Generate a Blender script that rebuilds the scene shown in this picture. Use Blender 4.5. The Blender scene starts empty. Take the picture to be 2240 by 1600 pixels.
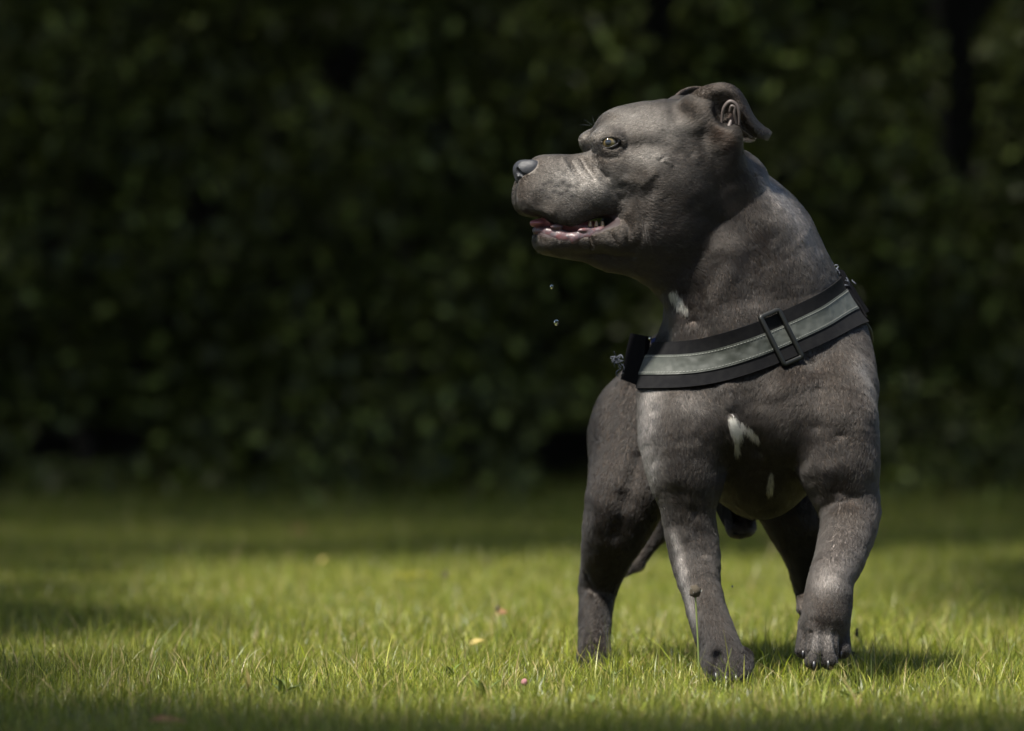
import bpy, math, random
import numpy as np
from mathutils import Vector, Matrix

rng = np.random.default_rng(7)
random.seed(7)
C = bpy.context.scene.collection
R = math.radians

# ------------------------------------------------------------------ camera, sky, sun, exposure
SC = 0.0005                      # metres per working unit (one unit = half a millimetre)
CAM_D = 12400.0                  # camera distance in units (6.2 m)
CAM_H = 740.0                    # camera height in units (0.37 m)
cam_d = bpy.data.cameras.new('camera'); cam = bpy.data.objects.new('camera', cam_d); C.objects.link(cam)
cam.location = (0, -CAM_D * SC, CAM_H * SC); cam.rotation_euler = (R(90), 0, 0)
cam_d.sensor_width = 36; cam_d.lens = 36 * 6.2 / 1.12
cam_d.shift_y = -50.0 / 2240
cam_d.clip_start = 0.1; cam_d.clip_end = 500
cam_d.dof.use_dof = True; cam_d.dof.focus_distance = 6.2 - 0.075
cam_d.dof.aperture_fstop = (cam_d.lens / 1000) / 0.045
bpy.context.scene.camera = cam

SUN_EL, SUN_AZ = 60.0, -143.0       # azimuth from +Y (away from camera) towards +X; negative = left
world = bpy.data.worlds.new('World'); bpy.context.scene.world = world; world.use_nodes = True
wn = world.node_tree.nodes; wl = world.node_tree.links
sky = wn.new('ShaderNodeTexSky'); sky.sky_type = 'NISHITA'; sky.sun_disc = False
sky.sun_elevation = R(SUN_EL); sky.sun_rotation = R(SUN_AZ)
sky.dust_density = 2.0
wn['Background'].inputs[1].default_value = 0.055
wl.new(sky.outputs[0], wn['Background'].inputs[0])
sun_d = bpy.data.lights.new('sun', 'SUN'); sun_d.energy = 4.5; sun_d.angle = R(5.5); sun_d.color = (1.0, 0.95, 0.86)
sun = bpy.data.objects.new('sun', sun_d); C.objects.link(sun)
sd = Vector((math.sin(R(SUN_AZ)) * math.cos(R(SUN_EL)), math.cos(R(SUN_AZ)) * math.cos(R(SUN_EL)), math.sin(R(SUN_EL))))
sun.rotation_euler = sd.to_track_quat('Z', 'Y').to_euler()
sun.location = sd * 12
S = bpy.context.scene
S.view_settings.view_transform = 'Standard'; S.view_settings.look = 'None'
S.view_settings.exposure = 1.6; S.view_settings.gamma = 1; S.view_settings.use_curve_mapping = False
S.render.engine = 'CYCLES'
S.cycles.use_denoising = True
S.cycles.max_bounces = 6; S.cycles.transparent_max_bounces = 8
S.cycles.sample_clamp_indirect = 4
S.cycles_curves.shape = 'RIBBONS' if hasattr(S, 'cycles_curves') else None

FUR_COUNT = 760000
VOX = 3.0

# ------------------------------------------------------------------ helpers
def W(px, py, d=0.0):
    """point at depth d that stands where the photograph shows (px,py); working units, z up from the ground"""
    s = 1 + d / CAM_D
    return np.array([(px - 1120) * s, d, CAM_H + (750 - py) * s])

def tag(o, label=None, cat=None, group=None, kind=None):
    if label: o['label'] = label
    if cat: o['category'] = cat
    if group: o['group'] = group
    if kind: o['kind'] = kind
    return o

def empty(name, loc):
    o = bpy.data.objects.new(name, None); C.objects.link(o); o.location = loc; o.empty_display_size = 0.05
    return o

def mesh_obj(name, verts, faces, mat, parent=None, smooth=True, units=True):
    verts = np.asarray(verts, dtype=np.float64)
    if units: verts = verts * SC
    me = bpy.data.meshes.new(name)
    if isinstance(faces, np.ndarray):
        nf, k = faces.shape
        me.vertices.add(len(verts)); me.vertices.foreach_set('co', verts.astype(np.float32).ravel())
        me.loops.add(nf * k); me.loops.foreach_set('vertex_index', faces.astype(np.int32).ravel())
        me.polygons.add(nf); me.polygons.foreach_set('loop_start', np.arange(0, nf * k, k, dtype=np.int32))
        me.update(calc_edges=True); me.validate()
    else:
        me.from_pydata([tuple(v) for v in verts], [], faces); me.update()
    if smooth: me.polygons.foreach_set('use_smooth', np.ones(len(me.polygons), dtype=bool))
    if mat: me.materials.append(mat)
    o = bpy.data.objects.new(name, me); C.objects.link(o)
    if parent is not None:
        o.parent = parent; o.matrix_parent_inverse = Matrix.Translation(-Vector(parent.location))
    return o

def principled(name, col=(0.5, 0.5, 0.5), rough=0.6, **kw):
    m = bpy.data.materials.new(name); m.use_nodes = True
    b = m.node_tree.nodes['Principled BSDF']
    b.inputs['Base Color'].default_value = (*col, 1); b.inputs['Roughness'].default_value = rough
    for k, v in kw.items(): b.inputs[k].default_value = v
    return m, m.node_tree, b

def noise_color(nt, b, c1, c2, scale, detail=4, coord='Object', lo=0.35, hi=0.65):
    tc = nt.nodes.new('ShaderNodeTexCoord'); n = nt.nodes.new('ShaderNodeTexNoise')
    n.inputs['Scale'].default_value = scale; n.inputs['Detail'].default_value = detail
    nt.links.new(tc.outputs[coord], n.inputs['Vector'])
    r = nt.nodes.new('ShaderNodeValToRGB'); r.color_ramp.elements[0].position = lo; r.color_ramp.elements[1].position = hi
    r.color_ramp.elements[0].color = (*c1, 1); r.color_ramp.elements[1].color = (*c2, 1)
    nt.links.new(n.outputs['Fac'], r.inputs['Fac']); nt.links.new(r.outputs['Color'], b.inputs['Base Color'])
    return tc, n, r

def add_bump(nt, b, scale, strength, dist, coord='Object', kind='noise'):
    tc = nt.nodes.new('ShaderNodeTexCoord')
    n = nt.nodes.new('ShaderNodeTexNoise' if kind == 'noise' else 'ShaderNodeTexVoronoi')
    n.inputs['Scale'].default_value = scale
    nt.links.new(tc.outputs[coord], n.inputs['Vector'])
    bp = nt.nodes.new('ShaderNodeBump'); bp.inputs['Strength'].default_value = strength; bp.inputs['Distance'].default_value = dist
    nt.links.new(n.outputs[0], bp.inputs['Height']); nt.links.new(bp.outputs[0], b.inputs['Normal'])

def vnoise(P, scale, seed=0):
    """smooth value noise in 0..1"""
    Q = np.asarray(P, dtype=np.float64) / scale + seed * 17.31 + 1000
    I = np.floor(Q).astype(np.int64); f = Q - I; f = f * f * (3 - 2 * f)
    def h(a, b, c):
        n = (a * 73856093) ^ (b * 19349663) ^ (c * 83492791) ^ (seed * 2654435761)
        n = (n ^ (n >> 13)) * 1274126177 & 0x7fffffff
        return ((n ^ (n >> 16)) & 0xffff) / 65535.0
    out = 0
    for dx in (0, 1):
        for dy in (0, 1):
            for dz in (0, 1):
                w = (f[:, 0] if dx else 1 - f[:, 0]) * (f[:, 1] if dy else 1 - f[:, 1]) * (f[:, 2] if dz else 1 - f[:, 2])
                out = out + w * h(I[:, 0] + dx, I[:, 1] + dy, I[:, 2] + dz)
    return out

def nrm(v):
    return v / np.maximum(np.linalg.norm(v, axis=-1, keepdims=True), 1e-9)

# ------------------------------------------------------------------ implicit surfaces
class Prim:
    """capsule with two radii (kind c), ellipsoid (kind e); op 'u' union, 's' subtraction; flow = direction the coat lies"""
    def __init__(s, kind, k, op, flow, **kw):
        s.kind, s.k, s.op, s.flow = kind, k, op, flow
        s.__dict__.update(kw)
    def d(s, P):
        if s.kind == 'c':
            pa = P - s.a; ba = s.b - s.a
            t = np.clip(pa @ ba / (ba @ ba), 0, 1)
            q = pa - t[:, None] * ba
            return np.sqrt((q * q).sum(1)) - (s.ra + (s.rb - s.ra) * t)
        if s.kind == 'e':
            q = (P - s.c) @ s.M
            k0 = np.sqrt(((q / s.r) ** 2).sum(1)); k1 = np.sqrt(((q / (s.r ** 2)) ** 2).sum(1))
            return k0 * (k0 - 1) / np.maximum(k1, 1e-9)
        if s.kind == 'p':
            dd = np.empty((len(s.pts) - 1, len(P)))
            for i in range(len(s.pts) - 1):
                a = s.pts[i]; ba = s.pts[i + 1] - a; pa = P - a
                t = np.clip(pa @ ba / (ba @ ba), 0, 1); q = pa - t[:, None] * ba
                dd[i] = np.sqrt((q * q).sum(1)) - (s.rad[i] + (s.rad[i + 1] - s.rad[i]) * t)
            m = dd.min(0); w = np.exp(-np.minimum((dd - m) / 4.5, 30))
            return (w * dd).sum(0) / w.sum(0) - 1.5
        if s.kind == 'x':      # chain extruded along an axis (head local): 2-D polyline capsule
            q = (P - s.o) @ s.M   # columns f,u,s
            best = None
            for (p0, r0), (p1, r1) in zip(s.pts[:-1], s.pts[1:]):
                pa = q[:, :2] - p0; ba = p1 - p0
                t = np.clip(pa @ ba / (ba @ ba), 0, 1)
                e = pa - t[:, None] * ba
                dd = np.sqrt((e * e).sum(1)) - (r0 + (r1 - r0) * t)
                best = dd if best is None else np.minimum(best, dd)
            return np.maximum(best, np.maximum(s.s0 - q[:, 2], q[:, 2] - s.s1)) if s.s0 is not None else best

I3 = np.eye(3)
def cr_interp(A, n):
    """Catmull-Rom along axis 0"""
    A = np.asarray(A, float); m = len(A); out = []
    for x in np.linspace(0, m - 1, n):
        i = min(int(x), m - 2); t = x - i
        p0 = A[max(i - 1, 0)]; p1 = A[i]; p2 = A[i + 1]; p3 = A[min(i + 2, m - 1)]
        out.append(0.5 * ((2 * p1) + (-p0 + p2) * t + (2 * p0 - 5 * p1 + 4 * p2 - p3) * t * t + (-p0 + 3 * p1 - 3 * p2 + p3) * t ** 3))
    return np.array(out)
def limb(rows, k=25, sub=3):
    """one smooth tapering limb through (px,py,depth,radius)"""
    A = np.array([[*W(*r[:3]), r[3]] for r in rows], float)
    A = cr_interp(A, (len(A) - 1) * sub + 1)
    return Prim('p', k, 'u', nrm(A[-1, :3] - A[0, :3]), pts=A[:, :3], rad=A[:, 3] + 1.0)
def cap(a, b, ra, rb, k=25, op='u', flow=None):
    a = np.asarray(a, float); b = np.asarray(b, float)
    return Prim('c', k, op, nrm(b - a) if flow is None else nrm(np.asarray(flow, float)), a=a, b=b, ra=ra, rb=rb)
def ell(c, r, k=25, op='u', flow=(0, 0.2, -1), M=I3):
    return Prim('e', k, op, nrm(np.asarray(flow, float)), c=np.asarray(c, float), r=np.asarray(r, float), M=M)
def rotm(ax, deg):
    return np.array(Matrix.Rotation(R(deg), 3, ax))

class Field:
    def __init__(s, prims, disp=None):
        s.prims = prims; s.disp = disp
    def raw(s, P, prims):
        D = np.full(len(P), 1e3)
        for p in prims:
            e = p.d(P)
            if p.op == 'u':
                k = p.k
                h = np.maximum(k - np.abs(D - e), 0) / k
                D = np.minimum(D, e) - h * h * k * 0.25
            else:
                k = p.k; e = -e
                h = np.maximum(k - np.abs(D - e), 0) / k
                D = np.maximum(D, e) + h * h * k * 0.25
        if s.disp is not None: D = D + s.disp(P)
        return D
    def select_many(s, C_, rad):
        """for each centre the primitives that can matter within rad of it"""
        vals = np.stack([p.d(C_) for p in s.prims], 1)
        un = np.array([p.op == 'u' for p in s.prims]); ks = np.array([p.k for p in s.prims])
        m = vals[:, un].min(1, keepdims=True)
        lim = np.maximum(m, 0) + 2.2 * rad
        ok = np.where(un[None], vals < lim + ks[None], vals < ks[None] + 2 * rad)
        return [[s.prims[j] for j in np.flatnonzero(r)] for r in ok]
    def __call__(s, P, bs=60.0):
        P = np.asarray(P, float); out = np.empty(len(P))
        key = np.floor(P / bs).astype(np.int64)
        uk, inv = np.unique(key, axis=0, return_inverse=True); inv = inv.ravel()
        order = np.argsort(inv, kind='stable'); cuts = np.flatnonzero(np.diff(inv[order])) + 1
        sel = s.select_many((uk + 0.5) * bs, bs * 0.87)
        for g, pr in zip(np.split(order, cuts), sel):
            out[g] = s.raw(P[g], pr)
        return out
    def grad(s, P, e=1.5, D0=None):
        g = np.empty_like(P); D0 = s(P) if D0 is None else D0
        for i in range(3):
            o = np.zeros(3); o[i] = e
            g[:, i] = s(P + o) - D0
        return nrm(g)

def polygonise(F, lo, hi, v, nb=14, slack=1.6, project=1):
    """sparse surface nets"""
    bs = v * nb
    lo = np.asarray(lo, float); n = np.ceil((np.asarray(hi, float) - lo) / bs).astype(int)
    gi = np.stack(np.meshgrid(*[np.arange(k) for k in n], indexing='ij'), -1).reshape(-1, 3)
    cen = lo + (gi + 0.5) * bs
    act = []
    for i in range(0, len(cen), 4000):
        cc = cen[i:i + 4000]
        D = F.raw(cc, F.prims)
        act.append(np.abs(D) < bs * 0.87 * slack)
    gi = gi[np.concatenate(act)]
    lc = np.stack(np.meshgrid(*[np.arange(nb + 1)] * 3, indexing='ij'), -1).reshape(-1, 3)
    keys = []; verts = []; quads_e = []
    BIG = 1 << 20
    def enc(a): return ((a[..., 0] + 8) * BIG + (a[..., 1] + 8)) * BIG + (a[..., 2] + 8)
    sels = F.select_many(lo + (gi + 0.5) * bs, bs * 0.87)
    for b, pr in zip(gi, sels):
        base = b * nb
        P = lo + (base + lc) * v
        D = F.raw(P, pr).reshape(nb + 1, nb + 1, nb + 1)
        ins = D < 0
        if ins.all() or not ins.any(): continue
        acc = np.zeros((nb, nb, nb, 3)); cnt = np.zeros((nb, nb, nb))
        for ax in range(3):
            A = np.moveaxis(D, ax, 0); B = np.moveaxis(ins, ax, 0)
            cross = B[:-1] != B[1:]
            t = np.where(cross, A[:-1] / np.where(np.abs(A[:-1] - A[1:]) < 1e-9, 1, A[:-1] - A[1:]), 0)
            for du in (0, 1):
                for dv in (0, 1):
                    cr = cross[:, du:du + nb, dv:dv + nb]; tt = t[:, du:du + nb, dv:dv + nb]
                    cr_ = np.moveaxis(cr, 0, ax); tt_ = np.moveaxis(tt, 0, ax)
                    off = [0, 0, 0]; oth = [a for a in range(3) if a != ax]
                    off[oth[0]] = du; off[oth[1]] = dv
                    cnt += cr_
                    for a in range(3):
                        acc[..., a] += np.where(cr_, tt_ if a == ax else off[a], 0)
            # edges owned: indices 0..nb-1 in all axes
            cr = cross[:, :nb, :nb]
            idx = np.argwhere(cr)
            if len(idx):
                sgn = B[:-1][:, :nb, :nb][cr]
                full = np.empty_like(idx)
                oth = [a for a in range(3) if a != ax]
                full[:, ax] = idx[:, 0]; full[:, oth[0]] = idx[:, 1]; full[:, oth[1]] = idx[:, 2]
                g = full + base
                q = []
                for (du, dv) in ((0, 0), (-1, 0), (-1, -1), (0, -1)):
                    h = g.copy(); h[:, oth[0]] += du; h[:, oth[1]] += dv
                    q.append(enc(h))
                q = np.stack(q, 1)
                flip = sgn if ax != 1 else ~sgn
                q[flip] = q[flip][:, ::-1]
                quads_e.append(q)
        m = cnt > 0
        ci = np.argwhere(m)
        keys.append(enc(ci + base)); verts.append(lo + (base + ci + acc[m] / cnt[m][:, None]) * v)
    keys = np.concatenate(keys); verts = np.concatenate(verts); q = np.concatenate(quads_e)
    o = np.argsort(keys); keys = keys[o]; verts = verts[o]
    ix = np.searchsorted(keys, q); ix = np.clip(ix, 0, len(keys) - 1)
    good = (keys[ix] == q).all(1); faces = ix[good][:, ::-1]
    for _ in range(project):
        D = F(verts); N = F.grad(verts, D0=D); verts = verts - N * np.clip(D, -v, v)[:, None] * 0.9
    return verts, faces

def bounds(prs, pad=8):
    lo = np.full(3, 1e9); hi = -lo
    for p in prs:
        if p.op != 'u' or p.kind == 'x': continue
        if p.kind == 'c': cs = [(p.a, p.ra), (p.b, p.rb)]
        elif p.kind == 'p': cs = list(zip(p.pts, p.rad))
        else: cs = [(p.c, p.r.max())]
        for c, r in cs: lo = np.minimum(lo, c - r - pad); hi = np.maximum(hi, c + r + pad)
    return lo, hi

# ------------------------------------------------------------------ head frame
TH = R(15.0); HY = -70.0
HO = np.array([1400 - 1120.0, HY, CAM_H + 350.0])        # origin of the head frame: (1400,400) of the photograph
HF = np.array([-math.cos(TH), -math.sin(TH), 0.0]); HS = np.array([math.sin(TH), -math.cos(TH), 0.0]); HU = np.array([0, 0, 1.0])
HM = np.stack([HF, HU, HS], 1)
def mf(px): return (1400 - px) / math.cos(TH)
def hp(px, py, s=0.0):                    # mid-plane pixel, side offset
    return HO + HF * mf(px) + HU * (400 - py) + HS * s
def hn(px, py, s=0.0):                    # pixel at which a point of the near side shows
    return hp(px - s * math.sin(TH), py, s)
def hloc(P): return (P - HO) @ HM
BACK = -HF

prims = []
def add(*p): prims.extend(p)
D_ = np.array([0, 0.1, -1.0])
# trunk, rump
add(ell(W(1650, 915, 150), (205, 290, 185), 30, flow=(0, .5, -1)),
    ell(W(1662, 1010, 110), (118, 190, 124), 30, flow=(0, .3, -1)),
    cap(W(1655, 800, 200), W(1560, 850, 560), 185, 158, 40, flow=(-.2, 1, -.3)),
    ell(W(1520, 870, 640), (178, 180, 160), 50, flow=(-.2, .6, -1)),
    cap(W(1590, 1000, 400), W(1570, 960, 620), 110, 95, 60, flow=(0, 1, -.1)))
# prosternum and pectorals
add(ell(W(1632, 890, -70), (62, 75, 95), 40, flow=(0, .2, -1)),
    ell(W(1552, 915, -72), (86, 82, 105), 30, flow=(.5, .2, -1)),
    ell(W(1722, 905, -82), (90, 82, 105), 30, flow=(-.5, .2, -1)),
    ell(W(1640, 830, -20), (190, 110, 90), 50, flow=(0, .2, -1)))
# shoulders and upper arms
add(limb([(1530, 790, 60, 100), (1498, 880, -20, 102), (1495, 960, -62, 89), (1501, 1030, -75, 76)], 30),
    limb([(1780, 760, 90, 112), (1810, 850, 0, 106), (1820, 930, -70, 94), (1833, 1010, -95, 83)], 30),
    cap(W(1800, 720, 150), W(1800, 860, 60), 92, 112, 40))
# neck
add(cap(W(1568, 440, 10), W(1625, 545, 55), 122, 152, 30, flow=(.35, .15, -1)),
    cap(W(1625, 545, 55), W(1643, 640, 80), 152, 184, 30, flow=(.25, .1, -1)),
    cap(W(1643, 640, 80), W(1655, 740, 90), 184, 208, 30, flow=(.1, .1, -1)),
    cap(W(1500, 620, -60), W(1530, 760, -60), 46, 60, 40, flow=(.1, 0, -1)),
    cap(W(1590, 560, -85), W(1610, 730, -90), 50, 62, 45, flow=(.1, 0, -1)))
# standing foreleg
add(limb([(1500, 970, -60, 86), (1503, 1060, -78, 68), (1507, 1130, -80, 57), (1521, 1210, -90, 51), (1534, 1290, -135, 42), (1549, 1345, -165, 40),
          (1566, 1390, -190, 42), (1583, 1440, -220, 43), (1594, 1470, -235, 40)], 30))
STAND = ((1566, 1474, -268, 20), (1588, 1480, -286, 22), (1610, 1479, -282, 21), (1628, 1472, -252, 18))
for (px, py, d, r) in STAND:
    add(cap(W(px - 3, py - 32, d + 45), W(px, py, d), r + 3, r, 16))
# raised foreleg
add(limb([(1818, 940, -70, 93), (1838, 1040, -90, 78), (1857, 1115, -105, 66), (1851, 1175, -165, 57), (1836, 1225, -225, 50), (1818, 1272, -280, 47),
          (1809, 1318, -298, 50), (1803, 1365, -300, 52), (1800, 1405, -284, 45)], 26))
TOES = ((1766, 1366, 1759, 1421, -312, 20), (1786, 1376, 1783, 1446, -346, 21), (1813, 1376, 1814, 1444, -344, 21), (1836, 1368, 1842, 1422, -310, 20))
for (x0, y0, x1, y1, d, r) in TOES:
    add(cap(W(x0, y0, d + 16), W(x1, y1, d), r, r, 7))
add(cap(W(1755, 1312, -290), W(1751, 1332, -300), 12, 10, 10),
    ell(W(1800, 1415, -250), (44, 30, 22), 10))
# left hind leg
add(ell(W(1400, 960, 540), (112, 120, 150), 50),
    limb([(1420, 930, 560, 110), (1388, 1030, 480, 100), (1362, 1110, 440, 84), (1340, 1180, 465, 66), (1322, 1240, 515, 48), (1309, 1285, 540, 42),
          (1302, 1340, 515, 36), (1300, 1400, 475, 34), (1298, 1445, 430, 36)], 40))
HINDL = ((1279, 1461, 392, 17), (1293, 1464, 377, 18), (1307, 1464, 379, 18), (1320, 1460, 396, 16))
for (px, py, d, r) in HINDL:
    add(cap(W(px, py - 20, d + 35), W(px, py, d), r, r, 10))
# right hind leg
add(ell(W(1670, 970, 560), (110, 120, 150), 50),
    limb([(1670, 940, 560, 112), (1720, 1050, 470, 98), (1752, 1140, 430, 76), (1770, 1210, 480, 56), (1779, 1275, 530, 44), (1785, 1320, 530, 39),
          (1806, 1385, 480, 35), (1832, 1445, 420, 35)], 40))
HINDR = ((1824, 1462, 385, 17), (1840, 1464, 372, 18), (1855, 1463, 376, 17), (1867, 1460, 395, 15))
for (px, py, d, r) in HINDR:
    add(cap(W(px - 4, py - 18, d + 35), W(px, py, d), r, r, 10))
# sheath under the belly, tail
add(cap(W(1590, 1085, 300), W(1612, 1150, 250), 30, 25, 20), ell(W(1628, 1152, 245), (22, 26, 20), 12),
    cap(W(1500, 930, 790), W(1480, 1060, 850), 40, 30, 30), cap(W(1480, 1060, 850), W(1440, 1160, 850), 30, 24, 12),
    cap(W(1440, 1160, 850), W(1395, 1232, 830), 24, 15, 12), cap(W(1395, 1232, 830), W(1372, 1252, 820), 15, 7, 12))
# head
head = []
def H(*p):
    for q in p: q.head = True
    head.extend(p); prims.extend(p)
for sg in (1, -1):
    H(ell(hp(1405, 378, 56 * sg), (98, 50, 44), 45, flow=BACK + [0, 0, -.1], M=HM))
H(ell(hp(1462, 342, 0), (146, 122, 100), 40, flow=BACK + [0, 0, .1], M=HM),
  ell(hp(1346, 299, 0), (50, 49, 50), 30, flow=BACK + [0, 0, .35], M=HM),
  ell(hp(1392, 318, 0), (82, 76, 64), 40, flow=BACK + [0, 0, .35], M=HM),
  cap(hp(1190, 402, 0), hp(1345, 398, 0), 44, 60, 30, flow=BACK + [0, 0, .05]),
  cap(hp(1186, 392, 0), hp(1320, 376, 0), 38, 37, 22, flow=BACK + [0, 0, .1]),
  ell(hp(1208, 385, 0), (44, 36, 46), 18, flow=BACK + [0, 0, .1], M=HM),
  cap(hp(1430, 524, 0), W(1560, 588, 20), 86, 124, 45, flow=BACK + [.3, 0, -.5]),
  cap(hp(1218, 532, 0), hp(1330, 546, 0), 32, 38, 22, flow=BACK),
  cap(hp(1330, 546, 0), hp(1440, 552, 0), 38, 58, 35, flow=BACK + [0, 0, -.2]))
for sg in (1, -1):
    H(ell(hp(1311, 309, 41 * sg), (34, 24, 24), 24, flow=BACK + [0, 0, .35], M=HM),
      ell(hp(1452, 440, 66 * sg), (96, 98, 50), 40, flow=BACK + [0, 0, -.25], M=HM),
      ell(hp(1425, 500, 52 * sg), (86, 66, 48), 40, flow=BACK + [0, 0, -.3], M=HM),
      ell(hp(1228, 438, 30 * sg), (72, 57, 38), 24, flow=BACK + [0, 0, -.12], M=HM),
      ell(hp(1230, 468, 50 * sg), (44, 30, 18), 18, flow=BACK + [0, 0, -.12], M=HM),
      ell(hp(1159, 430, 17 * sg), (36, 49, 31), 16, flow=BACK + [0, 0, -.3], M=HM),
      ell(hp(1305, 428, 42 * sg), (74, 48, 34), 24, flow=BACK + [0, 0, -.1], M=HM),
      cap(hp(1200, 527, 20 * sg), hp(1330, 522, 50 * sg), 30, 30, 16, flow=BACK),
      cap(hp(1330, 522, 50 * sg), hp(1385, 512, 58 * sg), 29, 36, 25, flow=BACK))
# mouth opening, then the eye sockets
def xpr(pts, k, s0=None, s1=None):
    return Prim('x', k, 's', BACK, o=HO, M=HM, s0=s0, s1=s1, pts=[(np.array([mf(px), 400.0 - py]), r) for px, py, r in pts])
MOUTH = [(1110, 468, 6), (1140, 480, 9), (1175, 494, 13), (1210, 508, 14), (1242, 514, 14), (1275, 506, 14), (1300, 496, 12), (1320, 488, 9), (1331, 485, 4)]
H(xpr([(px - 10, py, r) for px, py, r in MOUTH], 5))
H(ell(hp(1270, 498, 0), (80, 16, 50), 6, op='s', M=HM))
for sg in (1, -1):
    Me = HM @ rotm('Z', 8)
    H(ell(hp(1315, 319, 55 * sg), (28, 22, 24.5), 20, flow=BACK + [0, 0, .1], M=HM))
    H(ell(hp(1332, 357, 46 * sg), (44, 28, 33), 24, flow=BACK + [0, 0, -.1], M=HM))
    H(ell(hp(1313, 319, 77 * sg), (23.5, 14, 21), 4, op='s', M=HM))
# ear bases
for sg in (1, -1):
    H(cap(hp(1515, 266, 70 * sg), hp(1560, 302, 86 * sg), 32, 24, 40, flow=BACK + [0, 0, .6]),
      cap(hp(1500, 240, 56 * sg), hp(1540, 226, 70 * sg), 24, 14, 34, flow=BACK + [0, 0, .6]),
      cap(hp(1560, 320, 80 * sg), hp(1588, 395, 62 * sg), 22, 30, 50, flow=BACK + [0, 0, -.6]))
    H(ell(hp(1556, 250, 108 * sg), (30, 34, 28), 16, op='s', M=HM))

# creases and folds: (points in near-side pixels, width, depth)  positive = groove
HC = [([(1303, 350), (1308, 372), (1323, 392)], 3.0, 4.0),
      ([(1323, 392), (1340, 418), (1362, 436), (1392, 438), (1412, 420)], 13, 1.8),
      ([(1318, 366), (1345, 396), (1385, 404), (1410, 384)], 10, -3.0), ([(1310, 400), (1336, 424), (1350, 440)], 7, 2.6), ([(1300, 338), (1318, 352), (1345, 350)], 5, 2.4), ([(1212, 500), (1222, 530)], 4, 2.0),
      ([(1274, 350), (1282, 372), (1294, 396)], 5, 2.8), ([(1255, 360), (1263, 380), (1276, 400)], 5, 1.6),
      ([(1286, 345), (1296, 375), (1308, 402)], 6, -1.6), ([(1236, 356), (1246, 382), (1256, 404)], 5, -1.5),
      ([(1282, 512), (1287, 526), (1290, 545)], 3, 4.5), ([(1325, 514), (1333, 524), (1340, 536)], 3.4, 3.5),
      ([(1300, 512), (1310, 535)], 8, -2.5),
      ([(1356, 484), (1362, 505), (1360, 535)], 7, 2.0),
      ([(1394, 480), (1390, 510), (1380, 545)], 8, 2.0),
      ([(1340, 455), (1325, 440), (1330, 420), (1352, 410)], 9, 1.2),
      ([(1180, 556), (1260, 560), (1330, 558), (1380, 566)], 5, 3.0),
      ([(1355, 330), (1400, 322), (1450, 330), (1490, 345)], 12, 3.5),
      ([(1380, 300), (1440, 280), (1500, 285)], 22, -4.0),
      ([(1150, 440), (1175, 462), (1205, 470)], 8, -2.0),
      ([(1420, 350), (1436, 356), (1444, 362)], 5, -3), ([(1424, 354), (1432, 352)], 3, 3)]
HC = [(np.array([[mf(x - 62 * math.sin(TH)), 400 - y] for x, y in p], float), w, dp) for p, w, dp in HC]
# body folds in space: points (px,py,d), width, depth
BC = [([(1632, 400, -110), (1628, 520, -120), (1640, 640, -120)], 34, 5.0),
      ([(1638, 860, -165), (1642, 930, -165), (1655, 985, -130)], 16, 8.0),
      ([(1590, 850, -150), (1600, 900, -165), (1606, 950, -150)], 14, -4.0),
      ([(1440, 900, -100), (1440, 1000, -110)], 16, 5.0), ([(1470, 880, -130), (1462, 960, -150), (1474, 1040, -150)], 20, -5.0),
      ([(1770, 800, -90), (1786, 880, -130), (1790, 930, -150)], 18, 3.5),
      ([(1880, 850, -80), (1872, 960, -120), (1866, 1060, -150)], 18, -6.0), ([(1846, 850, -110), (1838, 950, -160)], 13, 5.0),
      ([(1690, 860, -150), (1730, 842, -160), (1780, 830, -130)], 17, -2.2),
      ([(1512, 1080, -130), (1520, 1140, -130), (1538, 1210, -140)], 9, 3.0),
      ([(1880, 1110, -150), (1866, 1160, -180)], 12, 4.0), ([(1838, 1090, -165), (1822, 1170, -185)], 12, -4.0),
      ([(1850, 1190, -225), (1830, 1240, -280)], 10, 3.0), ([(1790, 1345, -345), (1782, 1385, -340)], 6, -2.5), ([(1815, 1345, -345), (1816, 1385, -340)], 6, -2.5),
      ([(1799, 1388, -362), (1798, 1425, -366), (1798, 1462, -362)], 5.0, 14.0),
      ([(1826, 1384, -348), (1829, 1415, -350), (1830, 1450, -345)], 5.0, 14.0),
      ([(1773, 1384, -348), (1771, 1420, -350), (1770, 1448, -345)], 4.5, 12.0),
      ([(1590, 600, -120), (1560, 660, -130), (1575, 720, -130)], 16, -6.0),
      ([(1500, 640, -90), (1515, 700, -100)], 14, 6.0),
      ([(1288, 1250, 500), (1300, 1300, 510)], 10, 5.0),
      ([(1400, 1000, 400), (1370, 1080, 370), (1350, 1160, 380)], 22, 8.0)]
BC = [(np.array([W(*q) for q in p]), w, dp * (1.6 if w > 8 else 1.0)) for p, w, dp in BC]
def polydist(Q, pts):
    best = None
    for p0, p1 in zip(pts[:-1], pts[1:]):
        pa = Q - p0; ba = p1 - p0
        t = np.clip(pa @ ba / (ba @ ba), 0, 1); e = pa - t[:, None] * ba
        dd = (e * e).sum(1)
        best = dd if best is None else np.minimum(best, dd)
    return best
def disp(P):
    out = (vnoise(P, 60, 81) - 0.5) * 6.0 + (vnoise(P, 24, 82) - 0.5) * 2.2
    lo = P.min(0); hi = P.max(0)
    for pts, w, dp in BC:
        if (pts.min(0) - 3 * w > hi).any() or (pts.max(0) + 3 * w < lo).any(): continue
        out += dp * np.exp(-polydist(P, pts) / (w * w))
    if hi[0] > 0 - 10 and lo[0] < 540 and hi[2] > 880 and lo[1] < 110:
        q = hloc(P); side = np.clip((np.abs(q[:, 2]) - 22) / 14, 0, 1)
        wn_ = np.clip((q[:, 0] + 250) / 20, 0, 1) * side
        for pts, w, dp in HC:
            out += dp * wn_ * np.exp(-polydist(q[:, :2], pts) / (w * w))
    return out
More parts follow.
